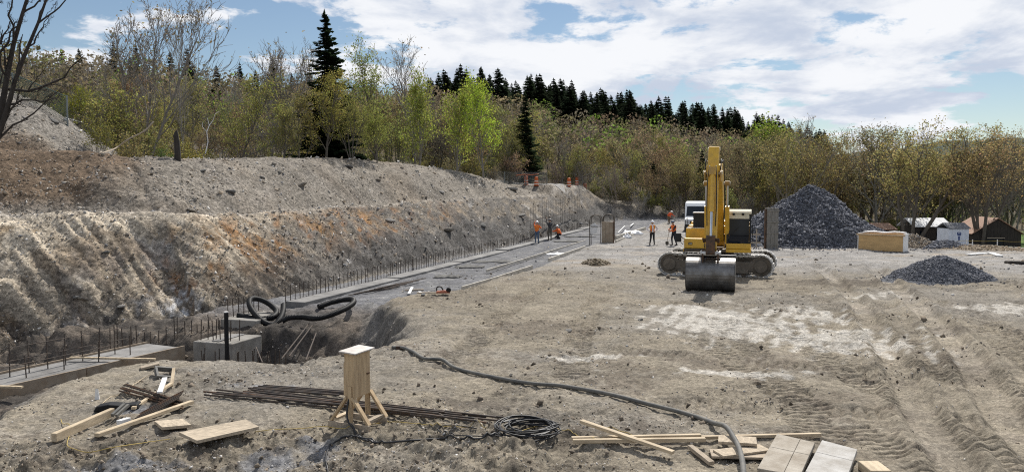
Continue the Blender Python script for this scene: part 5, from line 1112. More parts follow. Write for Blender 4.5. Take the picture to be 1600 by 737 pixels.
# plastic sheet and scraps by the far edge boards
def tarp(px, py, w, d_, h, label, seed, mat='white_plastic'):
    p = at(px, py, 0.0); n = 14; u = np.linspace(-1, 1, n); X, Y = np.meshgrid(u, u); x, y = X.ravel(), Y.ravel(); k = np.clip(1 - np.maximum(np.abs(x), np.abs(y)) ** 2, 0, 1)
    z = h * k ** 0.6 * (0.1 + 1.3 * vnoise(x * 4.2 + seed, y * 4.2 + 9, seed) * (0.4 + 0.8 * vnoise(x * 1.5 + seed, y * 1.5 + 4, seed + 2))) + 0.02; i = np.arange(n * n).reshape(n, n)
    xx = x * w / 2 * (1 + .25 * fbm(y * 2 + seed, x, 2, seed)); yy_ = y * d_ / 2 * (1 + .25 * fbm(x * 2 + seed, y, 2, seed + 1))
    f = np.stack([i[:-1, :-1], i[:-1, 1:], i[1:, 1:], i[1:, :-1]], -1).reshape(-1, 4); o = rawmesh('plastic_sheet', np.stack([xx, yy_, z], 1), f, M[mat]); o.location = (p[0], p[1], zat(p[0], p[1])); s_ = o.modifiers.new('s', 'SOLIDIFY'); s_.thickness = 0.01
    return tag(o, label, 'plastic sheet')
tarp(988, 366, 1.7, 1.2, 0.5, 'crumpled white plastic sheet on the far edge boards', 3)
tarp(980, 372, 0.7, 0.6, 0.35, 'small white plastic scrap just in front of the crumpled sheet', 5)
tarp(876, 388, 2.0, 0.7, 0.12, 'flat pale sheet on the trench floor near the form panel', 8)
for i, (px, py, w) in enumerate(((735, 405, 1.6), (770, 398, 2.2), (700, 418, 1.3), (885, 372, 2.2), (905, 366, 2.5))):
    tarp(px, py, w, 1.0, 0.10, ('dark membrane scrap on the trench floor, second nearest', 'dark membrane scrap on the middle of the trench floor', 'dark membrane scrap nearest on the trench floor', 'dark membrane sheet right of the crouching worker', 'dark membrane sheet just left of the arched frame')[i], 12 + i, 'rock0')
plank('stick', 'white stick standing askew at the far trench end', at(966, 363, 0.1), at(976, 353, 0.3), 0.08, 0.06, M['white'])
plank('stick', 'short white stick lying at the far trench end', at(985, 353, 0.15), at(990, 349, 0.15), 0.15, 0.06, M['white'])
# ------------------------------------------------------------------ buildings at the right
M['barn_wood'] = material('black_weathered_boards', (0.030, 0.026, 0.023), 0.95, var=0.5, vscale=2, stretch=(5, 5, 0.6), bump=0.3, color2=(0.055, 0.046, 0.038))
M['rust_roof'] = material('rusty_roof', (0.26, 0.125, 0.075), 0.8, color2=(0.34, 0.24, 0.18), vscale=1.5, stretch=(1, 4, 1))
M['tin_roof'] = material('pale_tin_roof', (0.78, 0.79, 0.81), 0.5, 0.0, var=0.25, vscale=1.5)
M['shed_white'] = material('white_shed_paint', (0.70, 0.73, 0.78), 0.6, var=0.1, vscale=2)
M['shingle'] = material('grey_shingle', (0.20, 0.20, 0.21), 0.9, var=0.4, vscale=6)
M['blue_print'] = material('blue_print', (0.05, 0.08, 0.22), 0.6, var=0.2)
sp_ = np.array((43.2, 77.0)); zs = zat(*sp_) ; shd = thing('garden_shed', 'small white shed with a blue emblem on its front', 'shed', (sp_[0], sp_[1], zs), R(6))
w2, d2, hh = 1.02, 0.9, 1.75
for i in range(6): MB().bb(-w2 + i * w2 / 3 + .004, -w2 + (i + 1) * w2 / 3 - .004, -d2, -d2 + .05, 0, hh).build('wall_board', M['shed_white'], shd)
for sx in (-1, 1): MB().bb(sx * w2 - .025, sx * w2 + .025, -d2 + .052, d2, 0, hh).build('side_wall', M['shed_white'], shd)
MB().bb(-w2 + .03, w2 - .03, d2 - .05, d2, 0, hh).build('back_wall', M['shed_white'], shd)
MB().prism([(-d2 - .12, hh - .02), (-d2 - .12, hh + .05), (.0, hh + .55), (d2 + .12, hh + .05), (d2 + .12, hh - .02), (0, hh + .45)], -w2 - .12, w2 + .12, 'yz').build('roof', M['shingle'], shd)
em = MB(); em.prism([(-.20, 1.42), (.20, 1.42), (.22, 1.22), (.10, .98), (.06, .62), (0, .5), (-.06, .62), (-.10, .98), (-.22, 1.22)], -d2 - .012, -d2 - .003); em_ = em.build('emblem', M['blue_print'], shd)
for z_ in (1.28, 1.02): MB().bb(-.12, .12, -d2 - .018, -d2 - .0125, z_, z_ + .05).build('emblem_stripe', M['shed_white'], em_)
bp = np.array((49.6, 82.5)); zb_ = zat(*bp); bn = thing('old_barn', 'old black board barn with a rusty roof at the right edge', 'barn', (bp[0], bp[1], zb_ - 0.1), R(-10)); bn.scale = (0.9, 0.9, 0.9)
W_, D_, eh, rh = 2.45, 3.4, 1.75, 3.35
nb = 14
for i in range(nb):
    x0_, x1_ = -W_ + i * 2 * W_ / nb, -W_ + (i + 1) * 2 * W_ / nb; t0, t1 = rh - (rh - eh) * abs(x0_) / W_, rh - (rh - eh) * abs(x1_) / W_
    lo = 0.0 if not (4 <= i <= 8) else 1.15
    MB().prism([(x0_ + .006, lo), (x1_ - .006, lo), (x1_ - .006, t1 - .03), (x0_ + .006, t0 - .03)], -D_ + random.uniform(-.01, .01), -D_ + .05).build('board', M['barn_wood'], bn)
for sx in (-1, 1): MB().bb(sx * W_ - .04, sx * W_ + .04, -D_ + .055, D_, 0, eh).build('side_wall', M['barn_wood'], bn)
MB().bb(-W_ + .05, W_ - .05, D_ - .05, D_, 0, eh).build('back_wall', M['barn_wood'], bn)
for sx in (-1, 1):
    MB().prism([(0, rh), (sx * (W_ + .3), eh - .2), (sx * (W_ + .3), eh - .12), (0, rh + .09)], -D_ - .25, D_ + .2).build('roof', M['rust_roof'], bn)
MB().bb(-1.0, .72, -D_ + .07, -D_ + .1, 0, 1.15).build('doorway_shade_sheet', M['black_trim'], bn)  # black sheet stands in for the shade inside the doorway
MB().bb(-1.05, .78, -D_ - .06, -D_ - .012, 1.12, 1.22).build('lintel', M['lumber_old'], bn)
hp_ = np.array((44.5, 85.0)); hn = thing('low_house', 'low dark house with a pale tin roof behind the white shed', 'house', (hp_[0], hp_[1], zat(*hp_)), R(4))
MB().bb(-1.9, 2.1, -1.3, 1.3, 0, 2.1).build('wall', M['barn_wood'], hn)
for i in range(6): MB().prism([(-1.65, 2.02), (-1.65, 2.08), (.1, 2.95), (.1, 2.89)], -2.1 + i * .73 + .005, -2.1 + (i + 1) * .73 - .005, 'yz').build('roof_sheet', M['tin_roof'], hn)
MB().prism([(.105, 2.89), (.105, 2.95), (1.65, 2.08), (1.65, 2.02)], -2.1, 2.28, 'yz').build('rear_roof', M['tin_roof'], hn)
MB().bb(-1.2, -.5, -1.32, -1.295, .9, 1.6).build('window', M['cab_glass'], hn); MB().bb(.6, 1.3, -1.32, -1.295, .9, 1.6).build('window', M['cab_glass'], hn)
rp = np.array((41.5, 88.0)); rn = thing('lean_to', 'small rusty roofed lean-to left of the low house', 'lean-to', (rp[0], rp[1], zat(*rp)), 0)
MB().bb(-1.0, 1.0, -.9, .9, 0, 1.9).build('wall', M['barn_wood'], rn); MB().prism([(-1.1, 1.9), (-1.1, 1.98), (1.0, 2.6), (1.0, 2.52)], -1.15, 1.15, 'yz').build('roof', M['rust_roof'], rn)
# string line on stakes
sl = thing('string_fence', 'pale string line on short stakes before the shed and barn', 'string line'); prev = None
for i, px in enumerate((1440, 1468, 1512, 1521, 1560, 1605)):
    d_ = 71 - 0.012 * (px - 1440); x_ = (px - 800) / FPX * d_; z_ = zat(x_, d_); MB().bb(x_ - .03, x_ + .03, d_ - .03, d_ + .03, z_ - .1, z_ + .85).build('stake', M['white'], sl)
    p = np.array((x_, d_ - .04, z_ + .75))
    if prev is not None: MB().tube([prev, (prev + p) / 2 - (0, 0, .05), p], 0.014, 5).build('string', M['yellow_cord'], sl)
    prev = p
plank('board', 'pale board lying flat before the barn', gp(1513, 399, .05), gp(1540, 397, .05), 0.35, 0.06, M['white'])
plank('board', 'second pale board lying right of the first near the barn', gp(1548, 396, .05), gp(1562, 401, .05), 0.35, 0.06, M['white'])
o = MB().tube(spline([gp(1571, 411, .05), gp(1585, 412, .06), gp(1605, 412, .05)], 6), [.08, .09, .08, .085, .09, .08, .08, .085, .09, .08, .08, .07, .06], 10).build('log', M['barn_wood']); tag(o, 'dark log lying at the right edge of the yard', 'log')
# ------------------------------------------------------------------ road end with barrels
M['orange_drum'] = material('orange_drum', (0.58, 0.13, 0.035), 0.5, var=0.15); M['drum_band'] = material('drum_band', (0.72, 0.70, 0.66), 0.4)
def barrel(px, d, zb, label, group=None, py=None):
    x = (px - 800) / FPX * d; zb = zat(x, d); t_ = thing('traffic_drum', label, 'traffic drum', (x, d, zb), 0, group); pr = [(.29, 0), (.29, .06), (.24, .08), (.24, .36), (.22, .38), (.22, .64), (.20, .66), (.20, .94), (.17, 1.0), (0.03, 1.03)]
    n = 16; rows = [[(r_ * math.cos(a), r_ * math.sin(a), h_) for a in np.linspace(0, 6.283, n, endpoint=False)] for r_, h_ in pr]
    dm_ = MB().add(np.array(rows).reshape(-1, 3), [(i * n + k, i * n + (k + 1) % n, (i + 1) * n + (k + 1) % n, (i + 1) * n + k) for i in range(len(pr) - 1) for k in range(n)]); dr_ = dm_.build('drum', M['orange_drum'], t_)
    for z0 in (.16, .46): MB().cyl((0, 0, z0), (0, 0, z0 + .1), .243 if z0 < .4 else .224, 16).build('band', M['drum_band'], dr_)
rdz = 4.55
road = MB(); nx, ny = 22, 20; gx_, gy_ = np.meshgrid(np.linspace(-5.5, 6.0, nx), np.linspace(88.0, 100, ny)); gz_ = terrain(gx_.ravel(), gy_.ravel())[0] + 0.06
road.add(np.stack([gx_.ravel(), gy_.ravel(), gz_], 1), [(i * nx + k, i * nx + k + 1, (i + 1) * nx + k + 1, (i + 1) * nx + k) for i in range(ny - 1) for k in range(nx - 1)])
tag(road.build('road', material('pale_road_gravel', (0.30, 0.285, 0.265), 0.95, var=0.25, vscale=3, bump=0.3)), kind='structure')
barrel(822, 88, rdz, 'orange traffic drum on the road end, left one of the pair at the wire fence'); barrel(838, 87.5, rdz, 'orange traffic drum on the road end, right one of the pair at the wire fence')
barrel(889, 92, rdz - .15, 'orange traffic drum standing alone at the end of the road'); barrel(901, 99, rdz - .15, 'orange traffic drum half hidden behind branches right of the lone drum'); barrel(914, 101, rdz - .1, 'orange traffic drum farthest right among the trees')
cable('warning_tape', 'orange warning tape strung between the pair of drums', [(pd(806, 274, 87.0)), pd(818, 272.5, 87.2), pd(830, 273, 87.3), pd(842, 272, 87.3)], 0.035, M['orange_drum'], 'tape', 6, 6)
M['wire'] = material('galvanised_wire', (0.22, 0.24, 0.24), 0.5, 0.6); M['wire_green'] = material('green_wire', (0.05, 0.10, 0.085), 0.6, 0.2)
def chainlink(a, b, h, label, mat, step, posts, r=0.006):
    a, b = np.array(a, float), np.array(b, float); root = thing('wire_fence', label, 'fence', tuple(a)); L = np.linalg.norm((b - a)[:2]); d = (b - a)
    for q in range(posts): p = d * q / (posts - 1); MB().cyl(p - (0, 0, .4), p + (0, 0, h + .06), 0.045, 10).build('post', M['wire'], root)
    for z_ in (0.06, h): MB().tube([np.array((0, 0, z_)), d + (0, 0, z_)], 0.022, 6).build('rail', M[mat], root)
    mb = MB(); n = int(L / step)
    for q in range(-int(h / step), n):
        for sg in (1, -1):
            s0, s1 = q * step, q * step + h; z0, z1 = (0, h) if sg > 0 else (h, 0); c0, c1 = max(s0, 0), min(s1, L)
            if c1 <= c0: continue
            f = lambda s: z0 + (z1 - z0) * (s - s0) / h
            mb.tube([d * c0 / L + (0, 0, f(c0)), d * c1 / L + (0, 0, f(c1))], r, 3, False)
    o = mb.build('wire_mesh', M[mat], root); o['kind'] = 'stuff'
chainlink((-3.2, 86.0, rdz), (3.9, 88.2, rdz), 1.3, 'wire mesh fence behind the pair of orange drums', 'wire', 0.22, 4, 0.011)
fa_, fb_ = pd(104, 143, 41.5), pd(-60, 152, 43.0); chainlink((fa_[0], fa_[1], zat(fa_[0], fa_[1])), (fb_[0], fb_[1], zat(fb_[0], fb_[1])), 1.55, 'green wire fence on top of the grey spoil heap', 'wire_green', 0.10, 3, 0.008)
# dead wood at the left
p0_, p1_ = gp(102, 189, .08), gp(142, 196, .08); tag(MB().tube(spline([p0_, (p0_ + p1_) / 2 + (0, 0, .03), p1_], 5), [.09, .1, .1, .095, .1, .09, .09, .085, .08, .08, .08][:len(spline([p0_, p0_, p1_], 5))], 10).build('birch_log', M['white']), 'pale birch log lying on the grey spoil heap', 'log')
st_ = hit(277, 250); tag(MB().tube([(0, 0, -.3), (0.03, 0, .3), (0, .02, .8), (-.04, 0, 1.2), (.0, 0, 1.45)], [.19, .15, .14, .13, .04], 10).build('tree_stump', M['barn_wood'], loc=tuple(st_)), 'dark broken stump standing on the crest of the berm', 'stump')
cable('dead_branch', 'pale dead branch slanting up from the crest beside the bush', [gp(155, 243, .05), pd(180, 232, 39.5), pd(200, 218, 39.8), pd(225, 205, 40.2), pd(240, 190, 40.5)], 0.035, M['lumber_old'], 'branch')
bl_ = MB(); bl_.tube([pd(321, 240, 47), pd(325, 222, 47.1), pd(323, 206, 47), pd(327, 196, 47.2), pd(324, 184, 47.2)], [.03, .028, .022, .018, .008], 7)
bl_.tube([pd(327, 196, 47.2), pd(333, 188, 47.4), pd(336, 178, 47.3), pd(343, 174, 47.5)], [.02, .016, .012, .006], 6); bl_.tube([pd(323, 206, 47), pd(316, 198, 46.8), pd(317, 190, 46.9)], [.014, .01, .005], 6)
tag(bl_.build('dead_branch', M['white']), 'white forked birch limb among the trees above the stump', 'branch')
# ------------------------------------------------------------------ trees
class Wood:
    """collects tapered branches (as numpy tubes) and leaf faces"""
    def __init__(s): s.v = []; s.f = []; s.n = 0; s.lv = []; s.lc = []
    def branch(s, pts, rad, n):
        m = len(pts); tg = np.gradient(pts, axis=0); tg /= (np.linalg.norm(tg, axis=1, keepdims=True) + 1e-9)
        ref = np.array((0.3, 0.2, 0.93)) if abs(tg[0][2]) < 0.8 else np.array((1.0, 0.1, 0))
        u = cross3(tg, ref); u /= (np.linalg.norm(u, axis=1, keepdims=True) + 1e-9); w = cross3(tg, u)
        a = np.arange(n) / n * 2 * np.pi
        v = pts[:, None, :] + rad[:, None, None] * (np.cos(a)[None, :, None] * u[:, None, :] + np.sin(a)[None, :, None] * w[:, None, :])
        i = np.arange(m * n).reshape(m, n); j = np.roll(i, -1, 1)
        f = np.stack([i[:-1], j[:-1], j[1:], i[1:]], -1).reshape(-1, 4) + s.n
        s.v.append(v.reshape(-1, 3)); s.f.append(f); s.n += m * n
    def leaves(s, c, size, rg, flat=0.0):
        """one quad (folded lozenge) per centre"""
        k = len(c); d = rg.normal(size=(k, 3)); d[:, 2] *= 1 - flat; d /= np.linalg.norm(d, axis=1, keepdims=True)
        e = rg.normal(size=(k, 3)); e -= d * (e * d).sum(1, keepdims=True); e /= np.linalg.norm(e, axis=1, keepdims=True)
        sz = size * rg.uniform(0.6, 1.4, (k, 1))
        q = np.stack([c - d * sz, c - e * sz * 0.55, c + d * sz, c + e * sz * 0.55], 1)
        s.lv.append(q.reshape(-1, 3)); b = rg.uniform(0.55, 1.35, (k, 1)) * np.ones((1, 3)) * (1 + rg.normal(0, 0.07, (k, 3)))
        s.lc.append(np.repeat(b, 4, 0))
    def meshes(s, name):
        wv, wf = np.concatenate(s.v), np.concatenate(s.f)
        lo = None
        w = rawmesh(name + '_wood', wv, wf, M['bark'], smooth=True)
        if s.lv:
            lv = np.concatenate(s.lv); lo = rawmesh(name + '_leaf', lv, np.arange(len(lv)).reshape(-1, 4), M['leaf'], colr=np.concatenate(s.lc))
        md = (w.data, lo.data if lo else None)
        for o in (w, lo):
            if o: bpy.data.objects.remove(o)
        return md
def rot_about(v, ax, a):
    return v * math.cos(a) + cross3(ax, v) * math.sin(a) + ax * np.dot(ax, v) * (1 - math.cos(a))
def deciduous(seed, h=9.0, stems=1, spread=0.55, leaf_n=5, leaf=0.09, lean=0.0, counts=(13, 7, 5), first=0.25, droop=0.0, rad=0.013, up=0.35, twig_leaf_sd=0.22, r_twig=0.012):
    rg = np.random.default_rng(seed); t = Wood()
    def grow(p, d, L, r, lev):
        npt = 7 if lev == 0 else 5 if lev == 1 else 4 if lev == 2 else 3
        pts = [p]; dd = d.copy(); dirs = [d]
        for i in range(npt - 1):
            dd = nrm(dd + rg.normal(0, (0.07, 0.13, 0.18, 0.2)[lev], 3) + np.array((0, 0, (0.04, up * 0.25, up * 0.2 - droop, 0.05 - droop)[lev])))
            pts.append(pts[-1] + dd * L / (npt - 1)); dirs.append(dd)
        pts = np.array(pts); rr = r * np.linspace(1, 0.35 if lev < 3 else 0.5, npt)
        t.branch(pts, np.maximum(rr, r_twig * (0.5 if lev == 3 else 0.7)), (7, 5, 4, 3)[lev])
        if lev == 3 or lev > len(counts) - 1:
            if leaf_n > 0:
                k = rg.poisson(leaf_n)
                if k: t.leaves(pts[rg.integers(1, npt, k)] + rg.normal(0, twig_leaf_sd, (k, 3)), leaf, rg)
            return
        n = counts[lev]
        for i in range(n):
            fr = (first if lev == 0 else 0.2) + (1 - (first if lev == 0 else 0.2)) * (i + rg.uniform(0.2, 0.9)) / n
            fr = min(fr, 0.995); k = fr * (npt - 1); i0 = int(k); q = pts[i0] + (pts[min(i0 + 1, npt - 1)] - pts[i0]) * (k - i0)
            base = dirs[i0]; az = rg.uniform(0, 2 * np.pi) if lev else i * 2.4 + rg.uniform(-.5, .5)
            ax = nrm(cross3(base, (math.cos(az), math.sin(az), 0.35)))
            nd = nrm(rot_about(base, ax, spread * rg.uniform(0.7, 1.35) * (1.15 if lev else 1.25 - 0.45 * fr)) + np.array((0, 0, 0.10 if lev == 0 else 0.0)))
            ln = L * ((0.52, 0.5, 0.5)[lev]) * rg.uniform(0.7, 1.2) * (1.15 - 0.55 * fr if lev == 0 else 1.1 - 0.4 * fr)
            grow(q, nd, ln, max(r * (1 - 0.6 * fr) * 0.55, r_twig), lev + 1)
    for k in range(stems):
        a = k / max(stems, 1) * 6.28 + rg.uniform(0, 1); sp = 0 if stems == 1 else rg.uniform(0.16, 0.42)
        d = nrm((math.cos(a) * sp + lean, math.sin(a) * sp, 1)); hh = h * (1 if k == 0 else rg.uniform(0.7, 0.98))
        grow(np.array((math.cos(a) * 0.12 * (stems > 1), math.sin(a) * 0.12 * (stems > 1), -0.3)), d, hh * 0.86, hh * rad * (1.1 if stems == 1 else 0.8), 0)
    return t
def conifer(seed, h=12.0, width=0.23, dens=1.0, ragged=0.25, blade=0.30):
    rg = np.random.default_rng(seed); t = Wood()
    z = np.linspace(-0.3, h, 10); t.branch(np.stack([rg.normal(0, 0.03, 10), rg.normal(0, 0.03, 10), z], 1), 0.016 * h * np.linspace(1, 0.05, 10), 6)
    lev = int(h * 2.7 * dens); tri = []
    for i in range(lev):
        fr = (i + rg.uniform(0, 1)) / lev; zz = h * (0.06 + 0.93 * fr)
        R0 = h * width * (1 - fr) ** 0.85 * (0.55 + 0.45 * min(1, fr * 8)) + 0.12
        for b in range(int(rg.integers(6, 10))):
            a = rg.uniform(0, 6.283); L = R0 * rg.uniform(1 - ragged * 1.5, 1 + ragged * 0.6)
            d = np.array((math.cos(a), math.sin(a), 0)); sd = np.array((-d[1], d[0], 0))
            dr = rg.uniform(0.0, 0.55)
            ns = max(3, int(L / 0.24))
            pp = np.array([d * L * s + np.array((0, 0, zz - dr * L * s + 0.22 * L * s * s)) for s in np.linspace(0, 1, ns + 1)])
            if i % 2 == 0: t.branch(pp[[0, ns // 2, ns]], np.array((0.02, 0.015, 0.006)) * h / 10, 3)
            for s_ in range(ns):
                c = pp[s_ + 1]; wv = (0.45 * L * (1 - (s_ + 1) / ns * 0.75)) * rg.uniform(0.5, 1.1) + 0.07
                for sg in (-1, 1):
                    tip = c + sd * sg * wv + d * wv * 0.55 + np.array((0, 0, -0.30 * wv * rg.uniform(0.2, 1.6)))
                    q = pp[s_] + rg.normal(0, 0.02, 3)
                    n_ = nrm(cross3(tip - q, (0, 0, 1))) * blade * 0.30
                    tri.append(np.array([q, (q + tip) / 2 + n_ + (0, 0, 0.03), tip, (q + tip) / 2 - n_ - (0, 0, 0.10)]))
            tri.append(np.array([pp[-2], pp[-1] + sd * 0.06, pp[-1] + d * 0.12, pp[-1] - sd * 0.06]))
    for k in range(5):
        a = k * 1.257; tri.append(np.array([(0, 0, h - 0.5), (0.09 * math.cos(a), 0.09 * math.sin(a), h - 0.15), (0, 0, h + 0.18), (-0.02, 0.02, h - 0.2)]))
    lv = np.concatenate(tri); t.lv.append(lv); k = len(lv) // 4
    t.lc.append(np.repeat(rg.uniform(0.5, 1.4, (k, 1)) * np.ones((1, 3)), 4, 0))
    return t
VAR = {}
for i in range(5): VAR['bud%d' % i] = deciduous(300 + i, 9, 1, 0.62, 9, 0.075, counts=(14, 7, 5), first=0.18)
for i in range(3): VAR['multi%d' % i] = deciduous(320 + i, 9, 4, 0.60, 9, 0.075, counts=(8, 5, 4), first=0.28, up=0.5)
for i in range(3): VAR['lush%d' % i] = deciduous(340 + i, 9, 1, 0.50, 9, 0.10, counts=(15, 7, 5), first=0.12, up=0.6, twig_leaf_sd=0.26)
for i in range(3): VAR['bare%d' % i] = deciduous(360 + i, 9, 1 + i % 2 * 2, 0.48, 0.5, 0.07, counts=(12, 7, 6), first=0.3, up=0.7, rad=0.011)
for i in range(3): VAR['shrub%d' % i] = deciduous(380 + i, 4.0, 8, 0.5, 4, 0.075, counts=(6, 4, 3), first=0.15, up=0.3, rad=0.008, r_twig=0.008, twig_leaf_sd=0.16)
for i in range(2): VAR['thicket%d' % i] = deciduous(390 + i, 3.6, 9, 0.55, 0.5, 0.06, counts=(7, 4, 3), first=0.1, up=0.2, rad=0.008, r_twig=0.009)
for i in range(2): VAR['wide%d' % i] = deciduous(400 + i, 11, 4, 0.62, 9, 0.08, counts=(9, 6, 5), first=0.3, up=0.35, rad=0.020)
for i in range(4): VAR['fir%d' % i] = conifer(420 + i, 12, 0.19 + 0.02 * i, 1.7, 0.25 + 0.05 * i, 0.42)
VAR['spruce'] = conifer(430, 12, 0.21, 2.0, 0.5, 0.55)
HV = {}
for k in list(VAR):
    w = VAR[k]; HV[k] = float(np.concatenate(w.v)[:, 2].max()); VAR[k] = w.meshes(k)
def put_tree(name, var, p, h, crown, bark, label, cat='tree', group=None, rz=None, wide=1.0):
    root = thing(name, label, cat, tuple(p), random.uniform(0, 6.28) if rz is None else rz, group)
    s = h / HV[var]
    for nm, me, c in (('trunk', VAR[var][0], bark), ('crown', VAR[var][1], crown)):
        if me is None: continue
        o = bpy.data.objects.new(nm, me); col.objects.link(o); o.parent = root; o.scale = (s * wide, s * wide, s); o.color = (*c, 1)
    return root
OLIVE, YEL, GREEN, TAN, RUST, DARK = (0.255, 0.245, 0.085), (0.33, 0.31, 0.095), (0.27, 0.34, 0.085), (0.295, 0.235, 0.13), (0.27, 0.195, 0.11), (0.032, 0.048, 0.024)
BRK, GBRK, LBRK = (0.125, 0.11, 0.092), (0.225, 0.205, 0.18), (0.30, 0.28, 0.25)
def jit(c, a=0.18):
    k = random.uniform(1 - a, 1 + a); return tuple(min(0.9, max(0.005, v * k * random.uniform(0.93, 1.07))) for v in c)
def top_h(px, dist, top_py, base_z): return CAM[2] + (297 - top_py) / FPX * dist - base_z
def tree_at(name, var, px, dist, top, crown, bark, label, **kw):
    p = polar(px, dist, -0.1); h = max(1.5, top_h(px, dist, top, p[2])); return put_tree(name, var, p, h, crown, bark, label, **kw)
# the trees that can be told apart
tree_at('spruce_tree', 'spruce', 511, 62, 22, (0.020, 0.032, 0.016), BRK, 'tall dark spruce rising highest into the sky above the wood')
tree_at('fir_tree', 'fir1', 820, 97, 146, DARK, BRK, 'dark green fir to the right of the brightest green tree')
tree_at('fir_tree', 'fir0', 1096, 104, 235, DARK, BRK, 'slim dark fir just left of the excavator arm')
tree_at('fir_tree', 'fir2', 1020, 105, 252, DARK, BRK, 'short dark fir left of the excavator among olive trees')
tree_at('budding_tree', 'bud3', 588, 66, 62, (0.27, 0.30, 0.085), BRK, 'tall light green tree just right of the tall spruce', wide=0.8)
tree_at('budding_tree', 'bud2', 470, 54, 138, (0.26, 0.23, 0.08), BRK, 'tan budding tree left of the yellow one below the spruce')
tree_at('budding_tree', 'multi1', 550, 56, 132, (0.24, 0.24, 0.07), BRK, 'olive several stemmed tree right of the yellow one below the spruce')
tree_at('budding_tree', 'lush2', 590, 58, 165, (0.29, 0.31, 0.08), BRK, 'low light green tree on the berm right of the spruce')
tree_at('budding_tree', 'bud4', 445, 52, 165, (0.28, 0.27, 0.09), BRK, 'low olive tree on the berm left of the spruce')
tree_at('poplar_tree', 'lush0', 756, 76, 116, (0.40, 0.50, 0.07), GBRK, 'brightest lime green tree in the middle of the wood edge', wide=0.85)
tree_at('poplar_tree', 'lush1', 715, 78, 126, (0.34, 0.38, 0.08), GBRK, 'yellow green tree touching the left side of the brightest green one', wide=0.9)
tree_at('poplar_tree', 'lush2', 657, 73, 110, (0.30, 0.33, 0.075), GBRK, 'light green tree below the bare round treetop', wide=0.8)
tree_at('bare_tree', 'bare0', 650, 84, 58, TAN, GBRK, 'bare round treetop standing out against the cloud', wide=1.0)
tree_at('bare_tree', 'bare1', 427, 66, 50, TAN, GBRK, 'bare fan shaped tree left of the tall spruce')
tree_at('bare_tree', 'bare1', 218, 52, -20, TAN, GBRK, 'tall bare multi stemmed tree cut off by the top of the picture')
tree_at('bare_tree', 'bare2', 290, 58, 30, TAN, LBRK, 'thin pale bare stem between the tall bare tree and the spruce', wide=0.4)
tree_at('budding_tree', 'bud0', 510, 55, 112, (0.33, 0.30, 0.085), BRK, 'yellow budding tree directly in front of the tall spruce')
tree_at('budding_tree', 'bud1', 370, 50, 118, (0.26, 0.26, 0.075), BRK, 'olive budding tree on the berm left of the yellow budding one')
tree_at('maple_tree', 'wide0', 1425, 84, 188, (0.35, 0.30, 0.12), BRK, 'broad many stemmed tree over the roofs behind the white shed', wide=1.15)
tree_at('maple_tree', 'wide1', 1535, 80, 200, (0.35, 0.265, 0.13), BRK, 'broad orange tinged tree over the old dark barn', wide=1.2)
tree_at('bare_tree', 'bare2', 1262, 105, 178, TAN, GBRK, 'bare upright tree rising behind the dark gravel heap', wide=0.9)
tree_at('lush_tree', 'lush1', 1215, 112, 182, (0.25, 0.33, 0.055), BRK, 'fresh green tree at the end of the conifer ridge', wide=1.2)
tree_at('bare_tree', 'bare0', 1330, 108, 195, TAN, GBRK, 'thin grey bare tree right of the upright bare tree')
# leaning black stems at the left edge
def leaning_tree():
    rg = np.random.default_rng(5); t = Wood()
    def limb(p, tgt, r, lev, sag=0.0):
        n = 8; pts = np.linspace(p, tgt, n); pts[1:-1] += rg.normal(0, 0.05 * (1 if lev < 2 else 0.7), (n - 2, 3)); pts[:, 2] += sag * np.sin(np.linspace(0, np.pi, n))
        t.branch(pts, r * np.linspace(1, 0.3, n), 8 if lev == 0 else 5)
        if lev >= 3: return
        L = np.linalg.norm(tgt - p)
        for i in range((6, 4, 3)[lev]):
            fr = rg.uniform(0.25, 0.98); q = pts[min(int(fr * 7), 7)]; d = nrm(tgt - p)
            ax = nrm(rg.normal(size=3)); nd = nrm(rot_about(d, ax, rg.uniform(0.4, 0.9)) + np.array((0.12, 0, 0.12)))
            limb(q, q + nd * L * rg.uniform(0.2, 0.42) * (1.1 - 0.4 * fr), max(r * 0.42 * (1 - 0.4 * fr), 0.007), lev + 1)
    b = np.array((0.0, 0, -0.4))
    for (dx, dz, r) in ((0.3, 8.6, 0.15), (1.3, 8.4, 0.20), (2.6, 8.2, 0.17), (3.6, 7.6, 0.14), (-0.8, 8.2, 0.13)):
        limb(b + rg.normal(0, 0.12, 3) * (1, 1, 0), np.array((dx, rg.uniform(-1, 1), dz)), r, 0, 0.0)
    limb(np.array((1.2, 0, 4.0)), np.array((4.6, -0.5, 5.2)), 0.07, 1, -0.5)
    limb(np.array((0.9, 0, 3.2)), np.array((3.6, -0.3, 3.4)), 0.055, 1, 0.25)
    return t.meshes('leaning')
VAR['leaning'] = leaning_tree(); HV['leaning'] = 1.0
pl = np.array((-21.3, 31.5)); put_tree('leaning_tree', 'leaning', (pl[0], pl[1], zat(*pl)), 1.0, TAN, (0.05, 0.043, 0.038), 'dark bare tree with several leaning stems at the left edge', rz=0.0)
